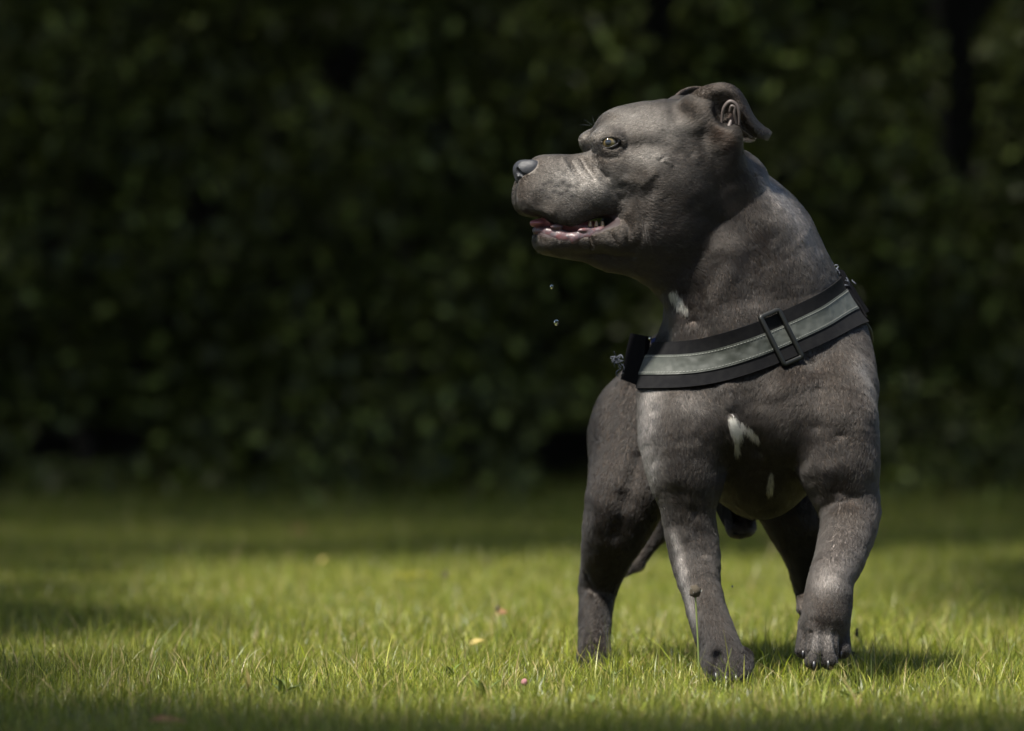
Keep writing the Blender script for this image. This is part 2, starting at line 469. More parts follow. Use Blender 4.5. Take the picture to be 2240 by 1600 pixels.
BODY = Field(prims, disp)

# ------------------------------------------------------------------ colour of the coat with painted light and shade (linear)
def smooth(a, b, x):
    t = np.clip((x - a) / (b - a), 0, 1); return t * t * (3 - 2 * t)
WHITE = [([(1470, 640, -100), (1486, 656, -100)], 8, .7), ([(1486, 656, -100), (1498, 672, -100)], 7, .6), ([(1604, 920, -190), (1612, 942, -195)], 11, 1.0),
         ([(1612, 945, -195), (1614, 983, -195)], 5.5, .9), ([(1622, 922, -195), (1660, 953, -200)], 4.2, .95),
         ([(1692, 1040, -165), (1688, 1072, -155)], 5.5, .6)]
WHITE = [(np.array([W(*q) for q in p]), w, a) for p, w, a in WHITE]
LIT_COAT = [(np.array([W(1440, 880, -80), W(1446, 1010, -90)]), 34, 1.0), (np.array([W(1842, 1180, -200), W(1815, 1270, -320)]), 30, .6), (np.array([W(1472, 1170, -120), W(1500, 1270, -150), W(1520, 1350, -190)]), 12, .6), (np.array([W(1530, 890, -170), W(1500, 870, -150)]), 26, .3), (np.array([W(1880, 800, -60), W(1896, 940, -80)]), 26, .3), (np.array([W(1786, 1400, -360), W(1816, 1400, -360)]), 22, .25), (np.array([W(1690, 420, -30), W(1740, 540, -20)]), 40, .5), (np.array([W(1790, 1370, -290), W(1800, 1300, -280)]), 30, .25)]  # coat highlights painted pale: chest, forearm, leg edge, shoulder, nape
def coat_colour(P):
    n1 = vnoise(P, 60, 1); n2 = vnoise(P, 18, 2); n3 = vnoise(P, 140, 3); n4 = vnoise(P, 7, 4)
    base = np.array([0.130, 0.104, 0.084]); brown = np.array([0.085, 0.06, 0.042]); pale = np.array([0.19, 0.172, 0.16])
    t = smooth(0.35, 0.75, 0.6 * n3 + 0.4 * n1)[:, None]
    c = base * (1 - t) + brown * t
    t = (smooth(0.55, 0.9, 0.5 * n1 + 0.5 * n2) * 0.5)[:, None]
    c = c * (1 - t) + pale * t
    q = hloc(P); side = (np.abs(q[:, 2]) > 15)
    inhead = (q[:, 0] > -190) & (P[:, 2] > 930) & (P[:, 1] < 90)
    hi_ = np.flatnonzero(inhead); qh = q[hi_]; ch = c[hi_]
    def blob(px, py, rx, ry, col, a):
        f = mf(px - 62 * math.sin(TH)); u = 400 - py
        w = (np.exp(-(((qh[:, 0] - f) / rx) ** 2 + ((qh[:, 1] - u) / ry) ** 2)) * a)[:, None]
        ch[:] = ch * (1 - w) + np.array(col) * w
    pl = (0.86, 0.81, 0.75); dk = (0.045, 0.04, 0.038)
    blob(1245, 400, 62, 42, pl, .6); blob(1310, 412, 44, 28, pl, .5); blob(1370, 268, 60, 32, pl, .34); blob(1460, 300, 50, 30, pl, .15); blob(1480, 380, 50, 40, pl, .12); blob(1400, 350, 40, 20, pl, .5); blob(1300, 300, 14, 40, pl, .5)  # pale muzzle fur, plus highlights painted on forehead and cheek
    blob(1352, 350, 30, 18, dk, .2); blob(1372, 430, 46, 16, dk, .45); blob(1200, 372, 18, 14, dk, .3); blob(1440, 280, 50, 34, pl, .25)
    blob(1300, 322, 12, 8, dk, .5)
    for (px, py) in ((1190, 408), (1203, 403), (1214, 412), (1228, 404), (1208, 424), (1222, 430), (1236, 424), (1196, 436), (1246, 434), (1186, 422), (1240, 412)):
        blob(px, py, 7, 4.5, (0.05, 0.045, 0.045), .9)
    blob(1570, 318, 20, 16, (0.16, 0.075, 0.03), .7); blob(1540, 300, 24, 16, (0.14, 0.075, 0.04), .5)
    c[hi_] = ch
    # darker feet and hocks
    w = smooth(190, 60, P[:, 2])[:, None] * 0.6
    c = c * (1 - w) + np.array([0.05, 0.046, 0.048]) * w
    w = (np.exp(-polydist(P, np.array([W(1575, 990, -150), W(1590, 1030, -140)])) / 45 ** 2) * .45)[:, None]  # brown chest fur, with the shade of the chest hollow painted in
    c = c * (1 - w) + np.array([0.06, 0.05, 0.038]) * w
    w = (np.exp(-polydist(P, np.array([W(1845, 1150, -190), W(1800, 1260, -260)])) / 26 ** 2) * .45)[:, None]  # forearm highlight painted into the coat
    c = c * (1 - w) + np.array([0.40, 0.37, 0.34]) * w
    for pts_, wd_, a_ in LIT_COAT:
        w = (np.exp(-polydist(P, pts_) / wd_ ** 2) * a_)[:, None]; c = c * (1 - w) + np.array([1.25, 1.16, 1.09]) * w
    w = (smooth(180, 420, P[:, 1]) * .75)[:, None]; c = c * (1 - w) + np.array([0.04, 0.027, 0.018]) * w  # browner hindquarters, with their shade painted into the coat
    ww = np.zeros(len(P))
    for pts, wd, a in WHITE:
        ww = np.maximum(ww, a * (P[:, 1] < 60) * smooth(1.25, 0.75, np.sqrt(polydist(P * [1, 0, 1], pts * [1, 0, 1])) / wd + (n4 - .5) * .9))
    return c, ww

# ------------------------------------------------------------------ materials of the dog
def hair_material():
    m = bpy.data.materials.new('short_coat'); m.use_nodes = True; nt = m.node_tree
    nt.nodes.remove(nt.nodes['Principled BSDF']); out = nt.nodes['Material Output']
    h = nt.nodes.new('ShaderNodeBsdfHairPrincipled'); h.parametrization = 'COLOR'
    a = nt.nodes.new('ShaderNodeAttribute'); a.attribute_name = 'coat'
    nt.links.new(a.outputs['Color'], h.inputs['Color'])
    h.inputs['IOR'].default_value = 1.30; h.inputs['Roughness'].default_value = 0.38; h.inputs['Radial Roughness'].default_value = 0.5
    h.inputs['Coat'].default_value = 0.0
    nt.links.new(h.outputs[0], out.inputs['Surface'])
    return m
def skin_material():
    m, nt, b = principled('skin', rough=0.65)
    a = nt.nodes.new('ShaderNodeAttribute'); a.attribute_name = 'coat'
    nt.links.new(a.outputs['Color'], b.inputs['Base Color'])
    b.inputs['Specular IOR Level'].default_value = 0.25
    add_bump(nt, b, 900, 0.25, 0.0006)
    return m
M_HAIR = hair_material(); M_SKIN = skin_material()
M_NOSE, nt, b = principled('nose_leather', (0.022, 0.023, 0.027), 0.45); b.inputs['Specular IOR Level'].default_value = 0.4
add_bump(nt, b, 900, 0.6, 0.0006, kind='voronoi')
M_GUM, nt, b = principled('wet_gum', (0.28, 0.12, 0.13), 0.22, **{'Subsurface Weight': 0.15, 'Subsurface Radius': (0.004, 0.002, 0.001)})
noise_color(nt, b, (0.085, 0.033, 0.035), (0.055, 0.044, 0.049), 160, 3); b.inputs['Roughness'].default_value = 0.45; add_bump(nt, b, 300, 0.35, 0.001)
M_TONGUE, nt, b = principled('tongue', (0.22, 0.08, 0.085), 0.3, **{'Subsurface Weight': 0.2, 'Subsurface Radius': (0.004, 0.002, 0.001)})
add_bump(nt, b, 700, 0.3, 0.0006)
M_TOOTH, _, _ = principled('tooth', (0.16, 0.11, 0.06), 0.3)
M_CLAW, _, _ = principled('claw', (0.015, 0.015, 0.018), 0.35)
M_LID, _, _ = principled('eyelid_rim', (0.02, 0.018, 0.018), 0.35)

# ------------------------------------------------------------------ dog
dog = empty('dog', tuple(W(1600, 1490, 100) * SC * [1, 1, 0]))
tag(dog, 'grey brown bull terrier, white chest patch, head in profile, one front paw raised', 'dog')
V, Fc = polygonise(BODY, (0, -420, -60), (880, 980, 1330), VOX)
body = mesh_obj('body', V, Fc, M_SKIN, dog)
NV = np.empty(len(V) * 3, np.float32); body.data.vertices.foreach_get('normal', NV); NV = NV.reshape(-1, 3).astype(float)
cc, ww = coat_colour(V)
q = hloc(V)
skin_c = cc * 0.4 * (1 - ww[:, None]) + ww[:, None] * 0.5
mouth_w = np.zeros(len(V))
mp = np.array([[mf(px - 10), 400 - py] for px, py, r in MOUTH])
md = np.sqrt(polydist(q[:, :2], mp))
hm = (q[:, 0] > 45) & (q[:, 1] < -60) & (q[:, 1] > -125)
mouth_w = np.where(hm, smooth(16.5, 14.5, md), 0)
inner = np.where(hm & (np.abs(q[:, 2]) < 50), smooth(24, 19, md), 0); mouth_w = np.maximum(mouth_w, inner)
skin_c = skin_c * (1 - mouth_w[:, None]) + np.array([0.018, 0.01, 0.011]) * mouth_w[:, None]
at = body.data.attributes.new('coat', 'FLOAT_COLOR', 'POINT')
at.data.foreach_set('color', np.concatenate([skin_c, np.ones((len(V), 1))], 1).astype(np.float32).ravel())

# eyes
EYE = {}
def sphere(c, r, nu=32, nv=20, scale=(1, 1, 1), M=I3):
    vs = []; fs = []
    for j in range(nv + 1):
        th = math.pi * j / nv
        for i in range(nu):
            ph = 2 * math.pi * i / nu
            vs.append(np.asarray(c) + M @ (np.array([math.sin(th) * math.cos(ph), math.sin(th) * math.sin(ph), math.cos(th)]) * r * np.array(scale)))
    for j in range(nv):
        for i in range(nu):
            a = j * nu + i; b_ = j * nu + (i + 1) % nu
            fs.append((a, b_, b_ + nu, a + nu))
    return vs, fs
def eye_material(name, c, g):
    """iris and pupil by distance from the optical axis, in object space (metres)"""
    m, nt, b = principled(name, rough=0.03); N = nt.nodes; L = nt.links
    b.inputs['Coat Weight'].default_value = 1.0; b.inputs['Coat Roughness'].default_value = 0.02
    tc = N.new('ShaderNodeTexCoord'); sub = N.new('ShaderNodeVectorMath'); sub.operation = 'SUBTRACT'
    sub.inputs[1].default_value = tuple(c * SC); L.new(tc.outputs['Object'], sub.inputs[0])
    cr = N.new('ShaderNodeVectorMath'); cr.operation = 'CROSS_PRODUCT'; cr.inputs[1].default_value = tuple(g)
    L.new(sub.outputs[0], cr.inputs[0])
    ln = N.new('ShaderNodeVectorMath'); ln.operation = 'LENGTH'; L.new(cr.outputs[0], ln.inputs[0])
    nz = N.new('ShaderNodeTexNoise'); nz.inputs['Scale'].default_value = 900; L.new(tc.outputs['Object'], nz.inputs['Vector'])
    md_ = N.new('ShaderNodeMath'); md_.operation = 'MULTIPLY'; md_.inputs[1].default_value = 1 / 0.0102; L.new(ln.outputs['Value'], md_.inputs[0])
    rp = N.new('ShaderNodeValToRGB'); e = rp.color_ramp.elements
    e[0].position = 0.0; e[0].color = (0.006, 0.008, 0.012, 1); e[1].position = 0.29; e[1].color = (0.006, 0.008, 0.012, 1)
    for p, c_ in ((0.33, (0.05, 0.036, 0.015, 1)), (0.52, (0.15, 0.115, 0.052, 1)), (0.64, (0.07, 0.055, 0.03, 1)), (0.70, (0.03, 0.025, 0.02, 1)), (0.9, (0.08, 0.06, 0.05, 1))):
        x = e.new(p); x.color = c_
    L.new(md_.outputs[0], rp.inputs['Fac']); L.new(rp.outputs['Color'], b.inputs['Base Color'])
    return m
for sg in (1, -1):
    ec = hp(1315, 318, 59.5 * sg)
    gz = nrm(HS * sg * 0.95 + HF * 0.42 + HU * 0.02)
    vs, fs = sphere(ec, 19.0)
    vs = np.array(vs)
    # cornea bulge about the optical axis
    dv = nrm(vs - ec); ca = dv @ gz
    vs = vs + dv * (2.2 * smooth(0.80, 0.95, ca))[:, None]
    eye_o = mesh_obj('eye', vs, fs, eye_material('eye_surface', ec - np.array(dog.location) / SC * 0, gz), dog)
    # lid rim: almond ring lying on the eyeball
    ring = []; n = 48; tube = 8
    ex = nrm(HF - gz * (HF @ gz)); ey = np.cross(gz, ex) if sg < 0 else np.cross(ex, gz)
    if ey[2] < 0: ey = -ey
    vs = []; fs = []
    cps = []
    for i in range(n):
        a = 2 * math.pi * i / n
        x = math.cos(a); y = math.sin(a)
        X = 21.5 * x; Y = (12.2 if y > 0 else 10.4) * (abs(y) ** 1.15) * (1 if y > 0 else -1) - 0.16 * X - 1
        r2 = max(19.6 ** 2 - min(X * X + Y * Y, 330), 36)
        cps.append(ec + ex * X + ey * Y + gz * math.sqrt(r2))
    cps = np.array(cps)
    for i in range(n):
        t = nrm(cps[(i + 1) % n] - cps[i - 1]); o1 = nrm(cps[i] - ec); o2 = np.cross(t, o1)
        rr = 3.4 if cps[i] @ ey > ec @ ey else 2.2
        for k in range(tube):
            b_ = 2 * math.pi * k / tube
            vs.append(cps[i] + (o1 * math.cos(b_) + o2 * math.sin(b_)) * rr)
    for i in range(n):
        for k in range(tube):
            fs.append((i * tube + k, i * tube + (k + 1) % tube, ((i + 1) % n) * tube + (k + 1) % tube, ((i + 1) % n) * tube + k))
    mesh_obj('eyelid', vs, fs, M_LID, eye_o)

# nose
nose_pr = [ell(hp(1160, 380, 0), (30, 25, 28), 10, M=HM), ell(hp(1144, 378, 11), (20, 23, 17), 10, M=HM), ell(hp(1144, 378, -11), (20, 23, 17), 10, M=HM),
           ell(hp(1160, 374, 20), (22, 19, 13), 8, M=HM), ell(hp(1160, 374, -20), (22, 19, 13), 8, M=HM), ell(hp(1140, 398, 0), (12, 12, 10), 10, M=HM)]
def hcap(a, b_, ra, rb, k, op='u'): return cap(hp(*a), hp(*b_), ra, rb, k, op)
for sg in (1, -1):
    nose_pr += [ell(hp(1127, 381, 17 * sg), (9, 9, 5), 3, op='s', M=HM), hcap((1130, 380, 20 * sg), (1137, 389, 25 * sg), 4, 4, 2.5, 's'), hcap((1134, 388, 26 * sg), (1152, 392, 34 * sg), 4.5, 4.0, 2.5, 's'),
                hcap((1152, 392, 34 * sg), (1176, 380, 38 * sg), 4.0, 3.0, 2.5, 's')]
nose_pr += [hcap((1113, 386, 0), (1122, 412, 0), 2.0, 2.5, 3, 's')]
NF = Field(nose_pr)
nv, nfc = polygonise(NF, *bounds(nose_pr), 1.0, nb=14)
mesh_obj('nose', nv, nfc, M_NOSE, dog)

# lower gum, tongue, teeth
gp = []
for sg in (1, -1):
    pts = [(1186, 508, 10, 9), (1200, 512, 28, 12), (1226, 521, 41, 14), (1252, 525, 50, 14), (1285, 516, 54, 12), (1308, 507, 52, 9), (1322, 500, 46, 4)]
    for (a, b_) in zip(pts[:-1], pts[1:]):
        gp.append(cap(hp(a[0] - 10, a[1], a[2] * sg), hp(b_[0] - 10, b_[1], b_[2] * sg), a[3], b_[3], 5))
gp += [cap(hp(1178, 508, 10), hp(1178, 508, -10), 9, 9, 5)]
for sg in (1, -1):
    gp += [ell(hp(1205, 500, 44 * sg), (14, 6, 8), 4, M=HM), ell(hp(1262, 508, 60 * sg), (16, 6, 6), 4, M=HM)]
GF = Field(gp, lambda P: 1.4 * (vnoise(P, 7, 5) - 0.5) + 1.8 * (vnoise(P, 14, 6) - .5))
gv, gf = polygonise(GF, *bounds(gp), 1.5)
lip_o = mesh_obj('lower_lip', gv, gf, M_GUM, dog)
tp = [cap(hp(1163, 493, 12), hp(1200, 487, 6), 6.5, 13, 6), cap(hp(1200, 487, 6), hp(1290, 505, 0), 15, 20, 8), ell(hp(1172, 491, 12), (16, 6, 15), 5, M=HM)]
tv, tf = polygonise(Field(tp), *bounds(tp), 1.5)
mesh_obj('tongue', tv, tf, M_TONGUE, dog)
def cone(a, b_, ra, rb, n=10, mat=None, name='x', parent=None, bend=None, rings=6):
    a = np.asarray(a, float); b_ = np.asarray(b_, float); ax = nrm(b_ - a)
    u = nrm(np.cross(ax, [0.3, 0.9, 0.2])); w = np.cross(ax, u); vs = []; fs = []
    for j in range(rings + 1):
        t = j / rings; c = a + (b_ - a) * t + (0 if bend is None else np.asarray(bend) * math.sin(math.pi * t))
        r = ra + (rb - ra) * t ** 1.5
        for i in range(n):
            ph = 2 * math.pi * i / n; vs.append(c + (u * math.cos(ph) + w * math.sin(ph)) * r)
    for j in range(rings):
        for i in range(n):
            fs.append((j * n + i, j * n + (i + 1) % n, (j + 1) * n + (i + 1) % n, (j + 1) * n + i))
    fs.append(tuple(range(n))[::-1]); fs.append(tuple(range(rings * n, rings * n + n)))
    return mesh_obj(name, vs, fs, mat, parent)
for px, s_ in ((1290, 56), (1303, 57), (1316, 58)):
    cone(hp(px - 14, 500, s_ - 6), hp(px - 14, 487, s_ - 7), 5.2, 2.6, 8, M_TOOTH, 'tooth', lip_o)
# claws
for (x0, y0, x1, y1, d, r) in TOES:
    p = W(x1 - 2, y1 + 5, d - r + 5)
    cone(p + [0, 4, 6], p + [-1, -4, -15], 4.2, 1.2, 10, M_CLAW, 'claw', dog, bend=(0, -5, 0))
for (px, py, d, r) in STAND:
    p = W(px, py, d - r + 4); cone(p + [0, 6, 2], p + [0, -14, -10], 6, 1.4, 10, M_CLAW, 'claw', dog, bend=(0, -2, 3))
for (px, py, d, r) in HINDL + HINDR:
    p = W(px, py, d - r + 3); cone(p + [0, 6, 2], p + [0, -11, -8], 5, 1.2, 8, M_CLAW, 'claw', dog, bend=(0, -2, 3))

# ears: a lofted leaf of skin, folded back; grid of (px,py,side) rows along the ear, columns across
EG = [  # leading row (root, front) to the tip: columns = outer/top silhouette ... cup floor ... inner edge
    [(1496, 222, 60), (1508, 236, 72), (1520, 256, 84), (1532, 280, 88), (1548, 304, 92), (1562, 322, 92)],
    [(1522, 200, 70), (1530, 222, 84), (1540, 246, 86), (1550, 272, 84), (1560, 296, 88), (1572, 318, 96)],
    [(1552, 189, 84), (1556, 206, 96), (1560, 232, 86), (1566, 262, 80), (1574, 290, 84), (1584, 312, 96)],
    [(1582, 187, 92), (1582, 203, 102), (1582, 226, 92), (1584, 254, 82), (1590, 280, 86), (1598, 300, 92)],
    [(1608, 197, 88), (1604, 210, 102), (1600, 230, 98), (1600, 254, 90), (1604, 272, 90), (1609, 288, 92)],
    [(1627, 220, 76), (1621, 230, 98), (1614, 242, 104), (1610, 256, 96), (1611, 266, 94), (1613, 276, 92)],
    [(1648, 258, 58), (1638, 258, 92), (1628, 262, 102), (1620, 268, 88), (1616, 271, 90), (1615, 274, 94)],
    [(1668, 277, 46), (1652, 279, 84), (1641, 282, 98), (1631, 287, 84), (1624, 288, 86), (1620, 287, 94)],
    [(1685, 290, 44), (1668, 294, 74), (1655, 298, 86), (1646, 300, 80), (1639, 300, 82), (1634, 298, 88)],
    [(1680, 305, 48), (1672, 307, 66), (1662, 306, 76), (1655, 305, 76), (1648, 304, 78), (1643, 302, 82)]]
ear_surf = []
def make_ear(sg):
    G = np.array([[hn(x, y, s_) if sg > 0 else hp(x - s_ * math.sin(TH), y, -s_) for (x, y, s_) in row] for row in EG])
    G = cr_interp(G, 72); G = np.swapaxes(cr_interp(np.swapaxes(G, 0, 1), 44), 0, 1)
    nu, nv_ = G.shape[:2]
    du = np.gradient(G, axis=0); dv = np.gradient(G, axis=1); N = nrm(np.cross(du, dv))
    if (N[20, 20] @ (HS * sg)) < 0: N = -N
    v_ = np.linspace(0, 1, nv_); u_ = np.linspace(0, 1, nu)
    th = 5.5 * np.minimum(1, np.minimum(np.minimum(v_[None, :], 1 - v_[None, :]) * 9, (1 - u_[:, None]) * 9) ** 0.5 + 0.25)
    front = G; back = G - N * th[..., None]
    vs = np.concatenate([front.reshape(-1, 3), back.reshape(-1, 3)]); K = nu * nv_
    idx = np.arange(K).reshape(nu, nv_)
    f1 = np.stack([idx[:-1, :-1], idx[1:, :-1], idx[1:, 1:], idx[:-1, 1:]], -1).reshape(-1, 4)
    f2 = f1[:, ::-1] + K
    rim = np.concatenate([idx[0, :], idx[1:, -1], idx[-1, -2::-1], idx[-2:0:-1, 0]])
    rn = np.roll(rim, -1); f3 = np.stack([rim, rn, rn + K, rim + K], -1)
    faces = np.concatenate([f1, f2, f3])
    o = mesh_obj('ear', vs, faces, M_SKIN, dog)
    # colour: pinkish pale inside the cup, coat outside
    c1, _ = coat_colour(vs); c1 = c1 * 0.35
    uu = np.repeat(u_, nv_); vv = np.tile(v_, nu)
    pk = smooth(.25, .45, uu) * smooth(.72, .58, uu) * smooth(.35, .6, vv)
    pk = np.concatenate([pk, pk * 0])[:, None]
    c1 = c1 * (1 - pk) + np.array([0.10, 0.07, 0.06]) * pk
    a_ = o.data.attributes.new('coat', 'FLOAT_COLOR', 'POINT')
    a_.data.foreach_set('color', np.concatenate([c1, np.ones((len(vs), 1))], 1).astype(np.float32).ravel())
    nn = np.concatenate([N.reshape(-1, 3), -N.reshape(-1, 3)])
    fl = nrm(du).reshape(-1, 3); fl = np.concatenate([fl, fl])
    return vs, faces[:len(f1) * 2], nn, fl, pk[:, 0], o
EARS = [make_ear(1), make_ear(-1)]
# inner curl of the ear (helix), two rolled ridges
def tube(name, pts, rad, mat, parent, n=10, rs=40, attr=None):
    P = cr_interp(pts, rs); r = np.interp(np.linspace(0, 1, rs), np.linspace(0, 1, len(rad)), rad)
    T = nrm(np.gradient(P, axis=0)); up = np.array([0.1, 0.2, 1.0]); vs = []; fs = []
    U = nrm(np.cross(T, up)); Wv = np.cross(T, U)
    for i in range(rs):
        for k in range(n):
            a = 2 * math.pi * k / n; vs.append(P[i] + (U[i] * math.cos(a) + Wv[i] * math.sin(a)) * r[i])
    for i in range(rs - 1):
        for k in range(n):
            fs.append((i * n + k, i * n + (k + 1) % n, (i + 1) * n + (k + 1) % n, (i + 1) * n + k))
    fs.append(tuple(range(n))[::-1]); fs.append(tuple(range((rs - 1) * n, rs * n)))
    return mesh_obj(name, vs, fs, mat, parent)
M_EARIN, nt, b = principled('inner_ear_skin', (0.055, 0.043, 0.039), 0.6); add_bump(nt, b, 500, 0.3, 0.0008)
for sg, (_, _, _, _, _, eo) in zip((1, -1), EARS):
    def e_(x, y, s_): return hn(x, y, s_) if sg > 0 else hp(x - s_ * math.sin(TH), y, -s_)
    tube('ear_ridge', [e_(1574, 300, 82), e_(1575, 266, 88), e_(1579, 242, 95), (e_(1592, 228, 102)), e_(1606, 236, 104), e_(1612, 256, 102), e_(1612, 280, 96)], [2, 3, 4, 4.6, 4.2, 3.4, 2], M_EARIN, eo)
    tube('ear_ridge', [e_(1592, 250, 97), e_(1595, 238, 102), e_(1602, 241, 103), e_(1602, 255, 100), e_(1607, 276, 94)], [3, 4, 4, 3.5, 3], M_EARIN, eo)
    tube('ear_ridge', [e_(1588, 300, 92), e_(1590, 284, 94), e_(1595, 268, 92)], [5, 6, 3], M_EARIN, eo)

# ------------------------------------------------------------------ fur
def scatter(V, F4, N, dens, count):
    """random points on quads: position, normal, weights"""
    a, b_, c, d = (V[F4[:, i]] for i in range(4))
    n1 = np.cross(b_ - a, c - a); n2 = np.cross(c - a, d - a)
    A1 = np.linalg.norm(n1, axis=1) / 2; A2 = np.linalg.norm(n2, axis=1) / 2
    w = np.concatenate([A1, A2]) * np.concatenate([dens, dens])
    cum = np.cumsum(w); r = np.sort(rng.random(count)) * cum[-1]
    ti = np.searchsorted(cum, r); ti = np.minimum(ti, len(w) - 1)
    nf = len(F4); T = np.concatenate([F4[:, [0, 1, 2]], F4[:, [0, 2, 3]]])[ti]
    u = rng.random(count); v = rng.random(count); fl = u + v > 1; u[fl] = 1 - u[fl]; v[fl] = 1 - v[fl]
    W3 = np.stack([1 - u - v, u, v], 1)
    return T, W3

def flow_field(P):
    """blend of the coat directions of the nearest primitives"""
    out = np.zeros_like(P); key = np.floor(P / 60).astype(np.int64)
    uk, inv = np.unique(key, axis=0, return_inverse=True); inv = inv.ravel()
    order = np.argsort(inv, kind='stable'); cuts = np.flatnonzero(np.diff(inv[order])) + 1
    for g, pr in zip(np.split(order, cuts), BODY.select_many((uk + .5) * 60, 52)):
        pr = [p for p in pr if p.op == 'u']
        Q = P[g]; acc = np.zeros_like(Q)
        for p in pr:
            w = np.exp(-np.maximum(p.d(Q), 0) / 9.0); acc += w[:, None] * p.flow
        out[g] = acc
    return nrm(out)

fq = V[Fc[:, 0]]; fn = NV[Fc[:, 0]]
dens = np.ones(len(Fc))
dens *= np.where(fn[:, 1] > 0.3, 0.35, 1.0)               # the far side carries fewer, the camera side the full coat
dens *= np.where(fq[:, 1] > 300, 0.45, 1.0)
hl = hloc(fq)
is_head = (hl[:, 0] > -210) & (fq[:, 2] > 900) & (fq[:, 1] < 130)
dens *= np.where(is_head, 1.9, 1.0)
dens *= 1 - np.clip(mouth_w[Fc[:, 0]] * 1.5, 0, 1)
dens *= np.where(NF(fq) < 1.5, 0, 1)
for sg in (1, -1):
    dens *= np.where(np.linalg.norm(fq - hp(1315, 318, 59.5 * sg), axis=1) < 21.5, 0, 1)
dens *= np.where(fq[:, 2] < -5, 0, 1)
T, W3 = scatter(V, Fc, NV, dens, FUR_COUNT)
root = (V[T] * W3[..., None]).sum(1); nor = nrm((NV[T] * W3[..., None]).sum(1))
flow = flow_field(root)
hq = hloc(root)
inh = (hq[:, 0] > -210) & (root[:, 2] > 900) & (root[:, 1] < 130)
hfac = np.where(inh, smooth(-230, -60, hq[:, 0]), 0)
muz = np.where(inh, smooth(40, 160, hq[:, 0]), 0)
length = 13 * (1 - hfac) + 9.5 * hfac; length = length * (1 - muz) + 5.2 * muz
length = np.where(root[:, 2] < 420, np.minimum(length, 11 + 6 * (root[:, 2] / 420)), length)
pawd = np.sqrt(polydist(root, np.array([W(1800, 1390, -320), W(1800, 1450, -330)])))
pw = smooth(150, 70, pawd); length = length * (1 - pw) + 6.0 * pw
length *= 0.7 + 0.6 * rng.random(len(root))
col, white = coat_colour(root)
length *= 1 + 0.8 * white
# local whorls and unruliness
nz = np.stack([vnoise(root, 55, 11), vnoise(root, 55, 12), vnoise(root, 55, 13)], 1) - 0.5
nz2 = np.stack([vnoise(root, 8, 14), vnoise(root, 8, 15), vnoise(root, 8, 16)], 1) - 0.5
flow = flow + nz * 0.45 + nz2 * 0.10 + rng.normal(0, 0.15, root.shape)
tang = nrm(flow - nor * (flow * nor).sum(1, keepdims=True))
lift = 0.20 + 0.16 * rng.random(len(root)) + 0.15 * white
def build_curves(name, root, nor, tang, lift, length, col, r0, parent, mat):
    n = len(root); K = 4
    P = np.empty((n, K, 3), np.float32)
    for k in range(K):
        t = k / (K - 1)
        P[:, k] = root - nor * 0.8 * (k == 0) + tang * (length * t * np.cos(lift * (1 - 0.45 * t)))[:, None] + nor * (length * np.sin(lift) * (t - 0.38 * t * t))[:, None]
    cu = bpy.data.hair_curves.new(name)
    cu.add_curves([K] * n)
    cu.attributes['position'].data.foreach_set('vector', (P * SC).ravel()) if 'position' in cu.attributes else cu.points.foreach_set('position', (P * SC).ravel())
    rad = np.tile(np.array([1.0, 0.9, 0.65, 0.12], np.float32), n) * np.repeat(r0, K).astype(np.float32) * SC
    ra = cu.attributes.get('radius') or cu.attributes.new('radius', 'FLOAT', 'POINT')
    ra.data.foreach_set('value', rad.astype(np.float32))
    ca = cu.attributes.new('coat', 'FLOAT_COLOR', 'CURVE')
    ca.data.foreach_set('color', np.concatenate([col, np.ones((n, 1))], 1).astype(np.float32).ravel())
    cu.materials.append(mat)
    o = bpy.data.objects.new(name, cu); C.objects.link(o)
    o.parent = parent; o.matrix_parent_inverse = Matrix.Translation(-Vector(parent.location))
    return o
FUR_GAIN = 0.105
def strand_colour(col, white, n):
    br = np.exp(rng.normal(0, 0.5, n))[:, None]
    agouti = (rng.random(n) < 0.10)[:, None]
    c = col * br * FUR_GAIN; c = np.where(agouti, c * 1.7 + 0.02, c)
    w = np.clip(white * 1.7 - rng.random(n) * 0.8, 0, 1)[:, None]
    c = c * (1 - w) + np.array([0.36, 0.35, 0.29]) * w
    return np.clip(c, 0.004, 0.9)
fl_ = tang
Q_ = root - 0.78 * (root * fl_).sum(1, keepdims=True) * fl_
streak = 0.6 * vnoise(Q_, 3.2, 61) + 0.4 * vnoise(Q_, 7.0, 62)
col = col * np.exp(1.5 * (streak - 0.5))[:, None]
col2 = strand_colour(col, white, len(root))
r0 = np.where(inh, 0.34, 0.46) * (0.8 + 0.5 * rng.random(len(root)))
fur = build_curves('fur', root, nor, tang, lift, length, col2, r0, dog, M_HAIR); fur['kind'] = 'stuff'
# ear fuzz
for (ev, ef, en, efl, epk, eo) in EARS:
    n = 22000
    T, W3 = scatter(ev, ef, en, np.where(epk[ef[:, 0]] > 0.3, 0.25, 1.0), n)
    rt = (ev[T] * W3[..., None]).sum(1); no = nrm((en[T] * W3[..., None]).sum(1)); fl = (efl[T] * W3[..., None]).sum(1) + rng.normal(0, 0.15, (n, 3))
    tg = nrm(fl - no * (fl * no).sum(1, keepdims=True))
    c_, w_ = coat_colour(rt)
    o = build_curves('ear_fur', rt, no, tg, 0.25 + 0.2 * rng.random(n), 5.0 * (0.6 + 0.6 * rng.random(n)), strand_colour(c_ * 0.9, w_, n), np.full(n, 0.32), eo, M_HAIR); o['kind'] = 'stuff'
